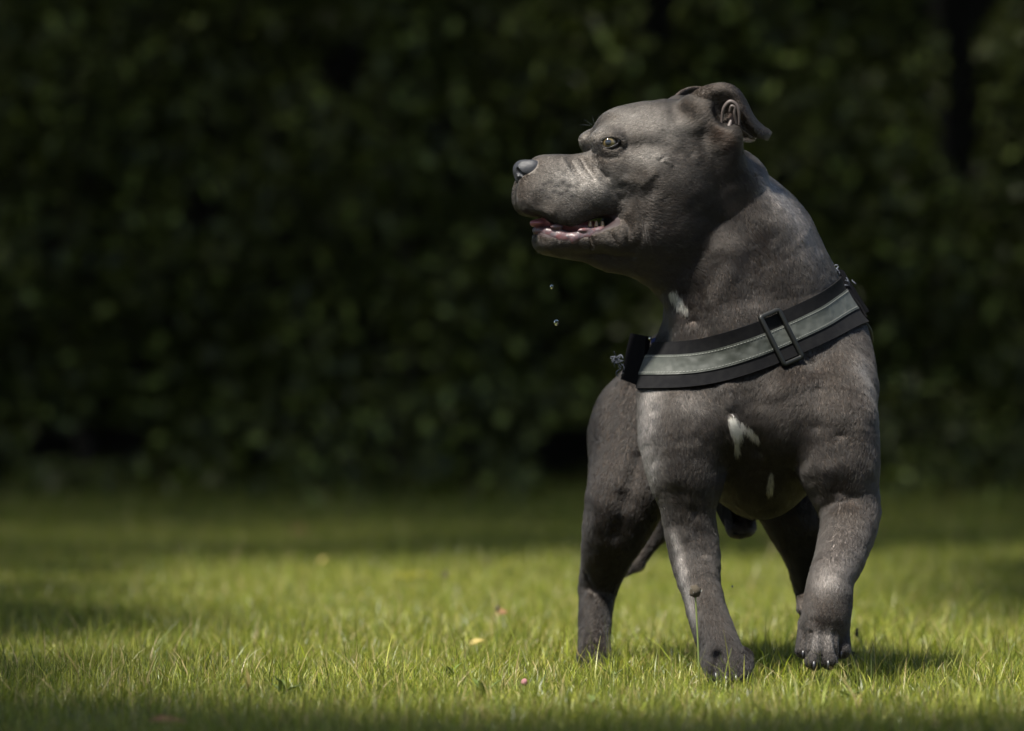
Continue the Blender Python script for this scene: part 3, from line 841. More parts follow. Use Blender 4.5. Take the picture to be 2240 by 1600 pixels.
# whiskers and brow hairs
wh = []
def whisk(p, dr, L): wh.append((np.asarray(p, float), nrm(np.asarray(dr, float)), L))
for (x, y) in ((1215, 412), (1240, 424), (1226, 432)):
    p = hn(x, y, 66); whisk(p, HS * .7 + HU * -.5 + BACK * (.4 + .5 * random.random()), 26 + 24 * random.random())
for i in range(3): whisk(hn(1400 + 3 * i, 474, 98), HU * -1 + HS * .3 + BACK * (.08 * i), 60 + 12 * i)
for i in range(4): whisk(hp(1300 + 5 * i, 276, -38), HF * (1 - .4 * i) + HU * (.1 + .35 * i), 26)
for i in range(10): whisk(hp(1150 + 8 * i, 470 + 1.2 * i, 12), HF * .5 + HU * -1 + HS * random.uniform(-.3, .3), 7 + 6 * random.random())
for i in range(14): whisk(hp(1178 + 7 * i, 550 + i, random.uniform(-10, 20)), HF * .4 + HU * -1 + HS * random.uniform(-.3, .3), 7 + 5 * random.random())
rt = np.array([w_[0] for w_ in wh]); dr = np.array([w_[1] for w_ in wh]); ln = np.array([w_[2] for w_ in wh])
o = build_curves('whiskers', rt, np.tile([0, 0, 1.0], (len(wh), 1)), dr, np.full(len(wh), -0.15), ln, np.full((len(wh), 3), 0.35), np.full(len(wh), 0.15), dog, M_HAIR)
o['kind'] = 'stuff'

# ------------------------------------------------------------------ harness
def march(O, Dr, off=0.0, n=28):
    """from points O inward along Dr until the coat surface"""
    t = np.zeros(len(O)); hit = np.zeros(len(O), bool)
    for _ in range(n):
        d = BODY(O + Dr * t[:, None]) - off
        t += np.clip(d, -20, 90) * 0.85
    return O + Dr * t[:, None], np.abs(d) < 2
def shell(name, G, N, th, mat, parent, smooth=True):
    """grid of points G (nu,nv,3) thickened by th against N"""
    nu, nv_ = G.shape[:2]; K = nu * nv_
    vs = np.concatenate([G.reshape(-1, 3), (G - N * th).reshape(-1, 3)])
    idx = np.arange(K).reshape(nu, nv_)
    f1 = np.stack([idx[:-1, :-1], idx[1:, :-1], idx[1:, 1:], idx[:-1, 1:]], -1).reshape(-1, 4)
    rim = np.concatenate([idx[0, :], idx[1:, -1], idx[-1, -2::-1], idx[-2:0:-1, 0]]); rn = np.roll(rim, -1)
    o = mesh_obj(name, vs, np.concatenate([f1, f1[:, ::-1] + K, np.stack([rim, rn, rn + K, rim + K], -1)]), mat, parent, smooth)
    if smooth:
        md_ = o.modifiers.new('edges', 'EDGE_SPLIT'); md_.split_angle = R(50)
    return o
M_WEB, nt, b = principled('black_webbing', (0.016, 0.016, 0.018), 0.85); b.inputs['Specular IOR Level'].default_value = 0.12
tc = nt.nodes.new('ShaderNodeTexCoord'); wv = nt.nodes.new('ShaderNodeTexWave'); wv.inputs['Scale'].default_value = 520; wv.inputs['Distortion'].default_value = 1.5
mp_ = nt.nodes.new('ShaderNodeMapping'); mp_.inputs['Rotation'].default_value = (0, R(35), 0)
nt.links.new(tc.outputs['Object'], mp_.inputs[0]); nt.links.new(mp_.outputs[0], wv.inputs['Vector'])
bp = nt.nodes.new('ShaderNodeBump'); bp.inputs['Strength'].default_value = 0.6; bp.inputs['Distance'].default_value = 0.0006
nt.links.new(wv.outputs['Fac'], bp.inputs['Height']); nt.links.new(bp.outputs[0], b.inputs['Normal'])
nz_t = nt.nodes.new('ShaderNodeTexNoise'); nz_t.inputs['Scale'].default_value = 130; nt.links.new(tc.outputs['Object'], nz_t.inputs['Vector'])
rp_ = nt.nodes.new('ShaderNodeValToRGB'); rp_.color_ramp.elements[0].color = (0.005, 0.005, 0.006, 1); rp_.color_ramp.elements[1].color = (0.009, 0.009, 0.0095, 1)
rp_.color_ramp.elements[0].position = .35; rp_.color_ramp.elements[1].position = .75
nt.links.new(nz_t.outputs['Fac'], rp_.inputs['Fac']); nt.links.new(rp_.outputs[0], b.inputs['Base Color'])
M_REFL, nt, b = principled('grey_reflective_tape', (0.13, 0.145, 0.13), 0.6)
noise_color(nt, b, (0.033, 0.037, 0.031), (0.047, 0.05, 0.044), 45, 5); add_bump(nt, b, 38, 0.9, 0.006)
M_STITCH, _, _ = principled('white_thread', (0.15, 0.155, 0.14), 0.8)
M_BUCKLE, nt, b = principled('black_plastic', (0.007, 0.0075, 0.007), 0.45); b.inputs['Specular IOR Level'].default_value = 0.3; add_bump(nt, b, 900, .2, .0003)
M_VELCRO, nt, b = principled('black_hook_tape', (0.005, 0.005, 0.006), 0.95); b.inputs['Specular IOR Level'].default_value = 0.05; add_bump(nt, b, 1100, 1.0, 0.002)
M_BLUE, _, _ = principled('blue_lining', (0.006, 0.02, 0.12), 0.7)
M_FRAY, _, _ = principled('grey_frayed_thread', (0.06, 0.067, 0.085), 0.9)
M_METAL, _, _ = principled('steel_rivet', (0.6, 0.6, 0.55), 0.2, Metallic=1.0)
harness = empty('dog_harness', tuple(W(1650, 760, 60) * SC))
tag(harness, 'black dog harness with grey reflective chest strap and slider buckle, worn by the dog', 'dog harness')
CX = np.array([1330, 1405, 1460, 1514, 1560, 1606, 1670, 1740, 1800, 1855, 1890, 1930.]); CY = np.array([797, 800, 800, 798, 790, 777, 753, 721, 690, 652, 628, 600.])
def axis_pt(z): return np.array([W(1650, 760)[0], 120.0, z])
phis = np.radians(np.linspace(-78, 84, 130))
cz = np.full(len(phis), W(0, 760)[2])
for it in range(3):
    Dd = np.stack([np.sin(phis), -np.cos(phis), 0 * phis], 1)
    O = np.stack([np.full(len(phis), axis_pt(0)[0]), np.full(len(phis), 120.0), cz], 1)
    X, ok = march(O + Dd * 480, -Dd)
    s_ = CAM_D / (CAM_D + X[:, 1]); px = 1120 + X[:, 0] * s_
    py = np.interp(px, CX, CY); cz = 0.3 * cz + 0.7 * (CAM_H + (750 - py) / s_)
rr = np.linalg.norm((X - O)[:, :2], axis=1)
def gsm(a, w):
    k = np.exp(-0.5 * (np.arange(-3 * w, 3 * w + 1) / w) ** 2); k /= k.sum()
    return np.convolve(np.pad(a, 3 * w, mode='edge'), k, 'valid')
cz = gsm(cz, 4); rs_ = gsm(rr, 5)
Cn = np.stack([O[:, 0], O[:, 1], cz], 1) + Dd * rs_[:, None]
Tn = nrm(np.gradient(Cn, axis=0)); Bn = nrm(np.cross(Tn, Dd)); Bn *= np.sign(Bn[:, 2:3])
vv_ = np.linspace(-1, 1, 13); HW = 50.0
Gs = np.zeros((len(phis), len(vv_), 3)); Rr = np.zeros((len(phis), len(vv_)))
P0 = np.stack([Cn + Bn * HW * v_ + Dd * 160 for v_ in vv_], 1).reshape(-1, 3)
X, ok = march(P0, np.repeat(-Dd, len(vv_), 0))
Rr = (160 - np.linalg.norm(X - P0, axis=1)).reshape(len(phis), len(vv_))
sm = np.stack([gsm(Rr[:, j], 7) for j in range(len(vv_))], 1)
for i in range(len(phis)): sm[i] = np.polyval(np.polyfit(vv_, sm[i], 2), vv_)
gap_ = np.array([max(0, (Rr[i] - sm[i]).max()) for i in range(len(phis))]); gap_ = gsm(gap_, 6)
for j, v_ in enumerate(vv_):
    Gs[:, j] = Cn + Bn * HW * v_ + Dd * (sm[:, j] + 0.8 * gap_ + 9.0)[:, None]
def strap_at(t, v, lift=0.0):
    """point and frame on the strap: t in 0..1 along, v in -1..1 across"""
    x = np.clip(t, 0, 1) * (len(phis) - 1); i = min(int(x), len(phis) - 2); f = x - i
    y = (v + 1) / 2 * (len(vv_) - 1); j = min(max(int(y), 0), len(vv_) - 2); g = y - j
    p = (Gs[i, j] * (1 - g) + Gs[i, j + 1] * g) * (1 - f) + (Gs[i + 1, j] * (1 - g) + Gs[i + 1, j + 1] * g) * f
    n = nrm(Dd[i] * (1 - f) + Dd[i + 1] * f)
    T_ = nrm(Tn[i]); n = nrm(np.cross(T_, nrm(Gs[i, -1] - Gs[i, 0]))); n = n * np.sign(n @ Dd[i])
    return p + n * lift, n
def strip(name, t0, t1, v0, v1, lift, th, mat, nt_=120, nv2=5, wob=0):
    G = np.zeros((nt_, nv2, 3)); N = np.zeros((nt_, nv2, 3))
    for i, t in enumerate(np.linspace(t0, t1, nt_)):
        for j, v in enumerate(np.linspace(v0, v1, nv2)):
            G[i, j], N[i, j] = strap_at(t, v, lift)
    if wob:
        G += N * ((vnoise(G.reshape(-1, 3), 26, 31) - .5) * wob).reshape(nt_, nv2)[..., None]
    return shell(name, G, N, th, mat, harness)
strip('chest_strap', 0, 1, -1, 1, 0, 7, M_WEB, 150, 13)
band_o = strip('reflective_band', 0, 0.985, -0.43, 0.43, 2.2, 2.0, M_REFL, 150, 7, wob=0)
def box_on(name, a, b_, w, h, n, mat, parent):
    ax = nrm(b_ - a); sd_ = nrm(np.cross(n, ax)); vs = []
    for p in (a, b_):
        for (i, j) in ((-1, 0), (1, 0), (1, 1), (-1, 1)): vs.append(p + sd_ * w * i + n * h * j)
    return vs, [(0, 1, 2, 3), (4, 7, 6, 5), (0, 4, 5, 1), (1, 5, 6, 2), (2, 6, 7, 3), (3, 7, 4, 0)]
sv = []; sf = []
for v in (-0.34, 0.35):
    L_ = 105
    for k in range(L_):
        t0 = 0.012 + 0.96 * k / L_; t1 = t0 + 0.96 / L_ * 0.62
        a, n = strap_at(t0, v, 2.4); b_, _ = strap_at(t1, v, 2.4)
        vs, fs = box_on('', a, b_, 0.75, 0.9, n, None, None); o = len(sv); sv += vs; sf += [tuple(o + q for q in f) for f in fs]
mesh_obj('stitching', sv, sf, M_STITCH, band_o, smooth=False)['kind'] = 'stuff'
# slider buckle: rounded rectangular frame across the strap with a centre bar under the webbing
def t_at_px(px_):
    pts_ = Gs[:, 6]; s2 = CAM_D / (CAM_D + pts_[:, 1]); return float(np.interp(px_, 1120 + pts_[:, 0] * s2, np.linspace(0, 1, len(phis))))
tb = t_at_px(1706); c0, nb_ = strap_at(tb, 0, 11.0)
Tb = nrm(strap_at(tb + .02, 0)[0] - strap_at(tb - .02, 0)[0]); Bb = nrm(np.cross(nb_, Tb)); Bb *= np.sign(Bb[2])
Bb = nrm(Bb + Tb * -0.10); 
def rrect(hw, hh, r, n=6):
    out = []
    for (cx_, cy_, a0) in ((hw - r, hh - r, 0), (-hw + r, hh - r, 90), (-hw + r, -hh + r, 180), (hw - r, -hh + r, 270)):
        for k in range(n + 1):
            a = R(a0 + 90 * k / n); out.append((cx_ + r * math.cos(a), cy_ + r * math.sin(a)))
    return np.array(out)
def curve_n(y): return -0.0012 * y * y
def frame(name, hw, hh, r, w, th, mat, parent, c, T, B, n):
    rings = []
    for (ins, lift) in ((0, -th), (0, th * .55), (2.0, th), (w - 2.0, th), (w, th * .55), (w, -th)):
        q = rrect(hw - ins, hh - ins, max(r - ins, 1.5)); rings.append([c + T * x + B * y + n * (lift + curve_n(y)) for x, y in q])
    m = len(rings[0]); vs = [p for rg in rings for p in rg]; fs = []
    for k in range(len(rings)):
        k2 = (k + 1) % len(rings)
        for i in range(m): fs.append((k * m + i, k * m + (i + 1) % m, k2 * m + (i + 1) % m, k2 * m + i))
    return mesh_obj(name, vs, fs, mat, parent)
bk = frame('slider_buckle', 29.0, 63.0, 10, 10.0, 4.5, M_BUCKLE, harness, c0, Tb, Bb, nb_)
# hook tape tabs at both ends of the strap
def quad_slab(name, c4, th, mat, n_=10, bulge=0, seed=0):
    c4 = [np.asarray(q, float) for q in c4]; G = np.zeros((n_, n_, 3))
    for i, a in enumerate(np.linspace(0, 1, n_)):
        for j, b2 in enumerate(np.linspace(0, 1, n_)):
            G[i, j] = (c4[0] * (1 - a) + c4[1] * a) * (1 - b2) + (c4[3] * (1 - a) + c4[2] * a) * b2
    N0 = nrm(np.cross(c4[1] - c4[0], c4[3] - c4[0]))
    if N0[1] > 0: N0 = -N0
    a = np.linspace(-1, 1, n_); G += N0 * (bulge * (1 - a[:, None] ** 2) * (1 - a[None] ** 2))[..., None]
    G += N0 * ((vnoise(G.reshape(-1, 3), 14, 41 + seed) - .5) * 4).reshape(n_, n_)[..., None]
    return shell(name, G, np.broadcast_to(N0, G.shape), th, mat, harness)
eL = Gs[0, :]; eR = Gs[-1, :]
dL = eL[6][1]; dR = eR[6][1]
tabL = quad_slab('hook_tab', [W(1378, 729, dL + 60), W(1414, 736, dL - 6), W(1401, 846, dL - 6), W(1358, 830, dL + 70)], 12, M_VELCRO, bulge=3)
tabR = quad_slab('hook_tab', [W(1834, 588, dR + 10), W(1846, 592, dR + 22), W(1901, 682, dR + 45), W(1880, 690, dR - 20)], 7, M_VELCRO, bulge=2, seed=3)
def fray(p, n, spread, L, par):
    for k in range(n):
        q = W(*p) + rng.normal(0, spread, 3) * [1, .4, 1]
        e = q + np.array([rng.normal(-.4, .8), rng.normal(0, .4), rng.normal(0, .8)]) * L; m = (q + e) / 2 + rng.normal(0, L * .35, 3)
        tube('frayed_thread', [q, m, e], [1.0, 1.6, .7], M_FRAY, par, n=6, rs=8)
fray((1354, 787, dL + 62), 9, 6, 12, tabL); fray((1366, 812, dL + 52), 4, 6, 13, tabL); fray((1346, 792, dL + 62), 7, 5, 8, tabL)
fray((1830, 588, dR + 0), 4, 4, 12, tabR); fray((1851, 618, dR - 2), 5, 5, 9, tabR)
# side straps running back to the saddle, girth, saddle
def ring_points(cpy, d, phi0, phi1, n, cpx=1620, off=5.0, rad_=420):
    ph = np.radians(np.linspace(phi0, phi1, n)); c = W(cpx, cpy, d)
    Dr = np.stack([np.sin(ph), 0 * ph, np.cos(ph)], 1); O = c + Dr * rad_
    X, ok = march(O, -Dr, off); return X, Dr
G = []; NN = []
for d in np.linspace(230, 420, 6):
    cpx = 1655 - (d - 200) * .26
    X, Dr = ring_points(830, d, -72, 72, 30, cpx); G.append(X); NN.append(Dr)
shell('saddle', np.array(G), np.array(NN), 4, M_WEB, harness)
G = []; NN = []
for d in np.linspace(225, 290, 3):
    X, Dr = ring_points(900, d, 60, 300, 46, 1650 - (d - 200) * .26, 6, 275); G.append(X); NN.append(Dr)
shell('girth_strap', np.array(G), np.array(NN), 4, M_WEB, harness)
for sg, pe in ((-1, eL), (1, eR)):
    a0 = pe[6]; O = []
    for t in np.linspace(0, 1, 24):
        d = a0[1] * (1 - t) + 300 * t
        for v in np.linspace(-1, 1, 5):
            z = a0[2] * (1 - t) + (CAM_H - 60) * t + v * (40 - 8 * t)
            O.append([W(1640, 0, 0)[0] + sg * 420, d, z])
    O = np.array(O); G, ok = march(O, np.tile([-sg, 0, 0.0], (len(O), 1)), 9.0)
    G = G.reshape(24, 5, 3); NN = np.tile([sg, 0, 0], (24, 5, 1)).reshape(24, 5, 3)
    for j in range(5): G[:, j, 0] = gsm(G[:, j, 0], 2)
    shell('side_strap', G, np.array(NN, float), 4, M_WEB, harness)
tube('strap_keeper', [W(1424, 862, dL - 12), W(1408, 874, dL - 4), W(1397, 888, dL + 12)], [6, 8, 6], M_BUCKLE, harness)
quad_slab('lining', [W(1396, 852, dL + 10), W(1412, 852, dL + 0), W(1404, 872, dL + 2), W(1393, 876, dL + 12)], 4, M_BLUE)
quad_slab('lining', [W(1424, 742, dL - 4), W(1440, 736, dL - 10), W(1440, 752, dL - 8), W(1424, 756, dL - 4)], 3, M_BLUE, seed=2)
for p in ((1422, 741, dL - 14), (1402, 851, dL - 14)):
    vs, fs = sphere(W(*p), 4.0, 14, 10); mesh_obj('rivet', vs, fs, M_METAL, harness)
tube('side_ring', [W(1886, 696, dR + 10), W(1901, 722, dR + 30), W(1905, 745, dR + 50), W(1899, 762, dR + 60)], [4, 6, 6, 4], M_BUCKLE, harness)

# ------------------------------------------------------------------ ground, grass, hedge
M_SOIL, nt, b = principled('soil_thatch', rough=0.95)
noise_color(nt, b, (0.03, 0.035, 0.012), (0.06, 0.055, 0.025), 25)
g = mesh_obj('ground', [(-60, -30, 0), (60, -30, 0), (60, 90, 0), (-60, 90, 0)], [(0, 1, 2, 3)], M_SOIL, smooth=False, units=False)
g['kind'] = 'structure'

def leaf_material(name, attr, trans=0.35, rough=0.45, spec=0.3):
    m = bpy.data.materials.new(name); m.use_nodes = True; nt = m.node_tree; N = nt.nodes; L = nt.links
    b = N['Principled BSDF']; b.inputs['Roughness'].default_value = rough; b.inputs['Specular IOR Level'].default_value = spec
    a = N.new('ShaderNodeAttribute'); a.attribute_name = attr; L.new(a.outputs['Color'], b.inputs['Base Color'])
    t = N.new('ShaderNodeBsdfTranslucent')
    mx = N.new('ShaderNodeMix'); mx.data_type = 'RGBA'; mx.blend_type = 'MULTIPLY'; mx.inputs[0].default_value = 1
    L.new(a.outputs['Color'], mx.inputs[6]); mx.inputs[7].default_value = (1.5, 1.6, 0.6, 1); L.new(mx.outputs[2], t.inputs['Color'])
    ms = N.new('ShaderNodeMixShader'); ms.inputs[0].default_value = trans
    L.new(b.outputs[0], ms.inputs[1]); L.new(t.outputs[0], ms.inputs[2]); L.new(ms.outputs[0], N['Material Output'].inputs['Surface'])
    return m
M_GRASS = leaf_material('grass_blade', 'tint', 0.35, 0.4, 0.35)

def blades(n, size, hmin, hmax, wid, tall=0.02, dry=0.05, bend=1.0):
    """n grass blades in a square patch: (verts, quads, colours)"""
    base = rng.uniform(-size / 2, size / 2, (n, 2))
    h = rng.uniform(hmin, hmax, n) * np.where(rng.random(n) < tall, rng.uniform(1.4, 2.6, n), 1)
    az = rng.uniform(0, 2 * np.pi, n); lean = np.abs(rng.normal(0.5, 0.5, n)) * bend; az2 = az + rng.normal(0, .6, n)
    w = wid * rng.uniform(0.6, 1.4, n)
    K = 4; V_ = np.empty((n, K, 2, 3)); side = np.stack([-np.sin(az2 + rng.normal(0, .8, n)), np.cos(az2)], 1)
    for k in range(K):
        t = k / (K - 1)
        out = h * np.sin(lean) * t ** 1.7; z = h * (t - 0.25 * lean * t * t)
        cx = base[:, 0] + np.cos(az) * out; cy = base[:, 1] + np.sin(az) * out
        ww = w * (1 - t ** 1.6 * 0.93) / 2
        for s_, sg in ((0, -1), (1, 1)):
            V_[:, k, s_, 0] = cx + side[:, 0] * ww * sg; V_[:, k, s_, 1] = cy + side[:, 1] * ww * sg; V_[:, k, s_, 2] = z
    idx = np.arange(n * K * 2).reshape(n, K, 2)
    F = np.stack([idx[:, :-1, 0], idx[:, :-1, 1], idx[:, 1:, 1], idx[:, 1:, 0]], -1).reshape(-1, 4)
    g1 = np.array([0.125, 0.15, 0.018]); g2 = np.array([0.21, 0.215, 0.04]); g3 = np.array([0.06, 0.085, 0.014])
    r = rng.random(n)[:, None]; c = np.where(r < .5, g1, np.where(r < .8, g2, g3)) * np.exp(rng.normal(0, .3, n))[:, None]
    dr = (rng.random(n) < dry)[:, None]; c = np.where(dr, np.array([0.30, 0.24, 0.11]), c)
    cv = np.repeat(c[:, None, :], K * 2, 1)
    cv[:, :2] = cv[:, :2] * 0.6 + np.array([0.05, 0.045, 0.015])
    return V_.reshape(-1, 3), F, cv.reshape(-1, 3)
def patch_mesh(name, *a, **k):
    v, f, c = blades(*a, **k)
    o = mesh_obj(name, v, f, M_GRASS, None, smooth=False, units=False)
    C.objects.unlink(o)
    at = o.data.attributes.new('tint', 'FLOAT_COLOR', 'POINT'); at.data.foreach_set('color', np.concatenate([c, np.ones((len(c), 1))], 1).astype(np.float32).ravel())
    return o
src = bpy.data.collections.new('grass_sources')
for i in range(10):
    src.objects.link(patch_mesh('grass_patch', 1500, 0.30, 0.008, 0.027, 0.00115, tall=0.09, dry=0.11))
def instancer(name, pts, rotz, scl, coll, label=None):
    me = bpy.data.meshes.new(name); me.from_pydata([tuple(p) for p in pts], [], [])
    a = me.attributes.new('rotz', 'FLOAT', 'POINT'); a.data.foreach_set('value', np.asarray(rotz, np.float32))
    a = me.attributes.new('scl', 'FLOAT', 'POINT'); a.data.foreach_set('value', np.asarray(scl, np.float32))
    o = bpy.data.objects.new(name, me); C.objects.link(o)
    ng = bpy.data.node_groups.new(name + '_nodes', 'GeometryNodeTree')
    ng.interface.new_socket('Geometry', in_out='INPUT', socket_type='NodeSocketGeometry')
    ng.interface.new_socket('Geometry', in_out='OUTPUT', socket_type='NodeSocketGeometry')
    N = ng.nodes; L = ng.links
    gi = N.new('NodeGroupInput'); go = N.new('NodeGroupOutput'); ip = N.new('GeometryNodeInstanceOnPoints')
    ci = N.new('GeometryNodeCollectionInfo'); ci.inputs['Collection'].default_value = coll; ci.inputs['Separate Children'].default_value = True; ci.inputs['Reset Children'].default_value = True
    rz = N.new('GeometryNodeInputNamedAttribute'); rz.data_type = 'FLOAT'; rz.inputs['Name'].default_value = 'rotz'
    sc_ = N.new('GeometryNodeInputNamedAttribute'); sc_.data_type = 'FLOAT'; sc_.inputs['Name'].default_value = 'scl'
    cx = N.new('ShaderNodeCombineXYZ'); L.new(rz.outputs['Attribute'], cx.inputs['Z'])
    cs = N.new('ShaderNodeCombineXYZ')
    for k in 'XYZ': L.new(sc_.outputs['Attribute'], cs.inputs[k])
    L.new(gi.outputs[0], ip.inputs['Points']); L.new(ci.outputs[0], ip.inputs['Instance']); ip.inputs['Pick Instance'].default_value = True
    rv = N.new('FunctionNodeRandomValue'); rv.data_type = 'INT'; rv.inputs[5].default_value = 200
    L.new(rv.outputs[2], ip.inputs['Instance Index'])
    L.new(cx.outputs[0], ip.inputs['Rotation']); L.new(cs.outputs[0], ip.inputs['Scale']); L.new(ip.outputs[0], go.inputs[0])
    md = o.modifiers.new('scatter', 'NODES'); md.node_group = ng
    return o
pts = []; rz = []; sc = []
stp = 0.20
for ix in range(-18, 20):
    for iy in range(-9, 36):
        pts.append((ix * stp + random.uniform(-.05, .05), iy * stp + random.uniform(-.05, .05), 0)); rz.append(random.uniform(0, 6.28)); sc.append(random.uniform(.88, 1.12) * (1 + max(0, iy * stp - 5.0) * random.uniform(.3, 1.0)))
gr = instancer('grass', pts, rz, sc, src); gr['kind'] = 'stuff'

# hedge: leaves over a lumpy face, with gaps, behind the lawn
HB = 6.05
M_LEAF = leaf_material('hedge_leaf', 'tint', 0.3, 0.4, 0.3)
hedge = empty('hedge', (0, HB + 0.6, 0)); tag(hedge, 'tall dark leafy garden hedge closing the lawn behind the dog, out of focus', 'hedge')
def hedge_leaves(n, x0, x1, z0, z1):
    x = rng.uniform(x0, x1, n); z = z0 + (z1 - z0) * rng.random(n); 
    P = np.stack([x, x * 0, z], 1)
    lump = vnoise(P, 0.5, 21) * 0.35 + vnoise(P, 0.16, 22) * 0.4 + .15
    gap = vnoise(P, 0.17, 23)
    keep = gap > 0.14
    y = HB + 0.75 - 0.85 * lump + rng.exponential(0.10, n) + 0.0 * z
    y = np.where(z < 0.3, y - rng.random(n) * (0.3 - z) * 2.2, y)
    P = np.stack([x, y, z], 1)[keep]; n = len(P)
    nrmv = nrm(np.stack([rng.normal(0, .6, n), -0.5 + rng.normal(0, .5, n), 0.5 + rng.normal(0, .5, n)], 1))
    t1 = nrm(np.cross(nrmv, rng.normal(0, 1, (n, 3)))); t2 = np.cross(nrmv, t1)
    L_ = rng.uniform(.014, .027, n)[:, None]; Wd = L_ * .48
    vs = np.stack([P - t1 * L_, P + t2 * Wd + nrmv * .003, P + t1 * L_, P - t2 * Wd + nrmv * .003], 1).reshape(-1, 3)
    F = np.arange(n * 4).reshape(n, 4)
    r = rng.random(n)[:, None]; tip = (rng.random(n) < .09)[:, None]
    c = np.array([0.028, 0.035, 0.007]) * (1 - r) + np.array([0.075, 0.088, 0.016]) * r
    c = np.where(tip, np.array([0.24, 0.29, 0.075]), c)
    return vs, F, np.repeat(c, 4, 0)
v, f, c = hedge_leaves(270000, -7.2, 7.2, 0.03, 3.2)
hl_ = mesh_obj('foliage', v, f, M_LEAF, hedge, smooth=False, units=False); hl_['kind'] = 'stuff'
at = hl_.data.attributes.new('tint', 'FLOAT_COLOR', 'POINT'); at.data.foreach_set('color', np.concatenate([c, np.ones((len(c), 1))], 1).astype(np.float32).ravel())
M_CORE, nt, b = principled('twig_core', (0.012, 0.011, 0.008), 1.0)
nx, nz_ = 140, 34; vs = []
for j in range(nz_):
    for i in range(nx):
        x = -7.3 + 14.6 * i / (nx - 1); z = 3.1 * j / (nz_ - 1)
        vs.append((x, HB + 0.85 + 0.1 * math.sin(i * 1.7) * math.sin(j * 1.3), z))
fs = [(j * nx + i, j * nx + i + 1, (j + 1) * nx + i + 1, (j + 1) * nx + i) for j in range(nz_ - 1) for i in range(nx - 1)]
kk = len(vs)
vs += [(x, y + 0.7, z) for x, y, z in vs]; fs += [tuple(a + kk for a in q[::-1]) for q in fs]
mesh_obj('branch_mass', vs, fs, M_CORE, hedge, units=False)['kind'] = 'stuff'
M_BARK, nt, b = principled('bark', (0.05, 0.04, 0.03), 0.9)
for x in np.arange(-6.9, 7.0, 0.55):
    x = x + random.uniform(-.12, .12)
    tube('stem', [np.array([x, HB + .6, -.02]) / SC, np.array([x + random.uniform(-.1, .1), HB + .62, .5]) / SC, np.array([x + random.uniform(-.2, .2), HB + .65, 1.6]) / SC], [44, 34, 20], M_BARK, hedge, rs=12)

# ------------------------------------------------------------------ unseen trees added to shade the hedge and darken the lawn edges
M_TLEAF = leaf_material('tree_leaf', 'tint', 0.3, 0.45, 0.3)
def tree(label, x, y, crowns, height, nleaf, spine):
    t = empty('shade_tree', (x, y, 0)); tag(t, label, 'tree')
    def u(p): return np.array(p) / SC
    trunk_o = tube('trunk', [u((x, y, -.05)), u((x + .05, y, 1.2)), u((x + .1, y + .1, height * .6)), u((x + .2, y + .15, height))], [340, 260, 180, 60], M_BARK, t, n=12, rs=20)
    for (cx_, cy_, cz_, rx, ry, rz_) in crowns:
        s0 = np.array([x + .1, y + .1, height * .45])
        tube('limb', [u(s0), u((s0 + np.array([cx_, cy_, cz_])) / 2 + [0, 0, .25]), u((cx_, cy_, cz_))], [130, 90, 30], M_BARK, trunk_o, n=8, rs=12)
    V_ = []; Cc = []
    for (cx_, cy_, cz_, rx, ry, rz_) in crowns:
        n = nleaf
        d = nrm(rng.normal(0, 1, (n, 3))) * (rng.random((n, 1)) ** 0.45)
        P = np.array([cx_, cy_, cz_]) + d * [rx, ry, rz_]
        keep = vnoise(P, .35, 51) > .36; P = P[keep]; n = len(P)
        nn = nrm(rng.normal(0, 1, (n, 3)) + [0, 0, .8]); t1 = nrm(np.cross(nn, rng.normal(0, 1, (n, 3)))); t2 = np.cross(nn, t1)
        L_ = rng.uniform(.035, .06, n)[:, None]
        V_.append(np.stack([P - t1 * L_, P + t2 * L_ * .5, P + t1 * L_, P - t2 * L_ * .5], 1).reshape(-1, 3))
        c = np.array([0.05, 0.09, 0.02]) * np.exp(rng.normal(0, .25, (n, 1))); Cc.append(np.repeat(c, 4, 0))
    V_ = np.concatenate(V_); Cc = np.concatenate(Cc)
    o = mesh_obj('crown', V_, np.arange(len(V_)).reshape(-1, 4), M_TLEAF, t, smooth=False, units=False); o['kind'] = 'stuff'
    a_ = o.data.attributes.new('tint', 'FLOAT_COLOR', 'POINT'); a_.data.foreach_set('color', np.concatenate([Cc, np.ones((len(Cc), 1))], 1).astype(np.float32).ravel())
TREES = True
if TREES:
    tree('broad unseen tree beside the far left end of the lawn, shading the hedge', -3.0, 3.6,
         [(-2.6, 3.2, 4.2, 1.7, 1.5, 1.2), (-.8, 3.35, 4.3, 1.6, 1.3, 1.0), (-4.2, 3.0, 4.0, 1.5, 1.4, 1.1), (.8, 3.9, 4.4, 1.4, 1.3, .9), (-1.6, 5.0, 3.9, 1.6, 1.2, .9), (-3.4, 4.8, 4.2, 1.4, 1.2, 1.0), (-2.0, 4.0, 5.4, 2.2, 1.6, 1.0), (.4, 5.4, 4.2, 1.5, 1.0, .8), (-1.6, 1.75, 4.3, 1.5, .6, .35), (.1, 2.15, 4.4, 1.3, .6, .35), (-.22, .2, 3.3, .36, .7, .4), (-.16, 1.1, 3.4, .36, .7, .4)], 4.2, 6500, 0)  # last crowns added to soften the far shade and darken the right edge
    tree('smaller unseen tree left of the lawn, added to darken its edge', -3.2, -1.6,
         [(-1.96 - .05 * k + .06 * math.sin(k * 2.1), -2.5 + .55 * k, 2.85 + .06 * math.cos(k * 1.7), .78, .62, .45) for k in range(9)] + [(-.95, -2.42, 2.75, 1.25, .48, .4)], 2.6, 6500, 0)  # unseen crowns placed to darken the left edge and front of the lawn

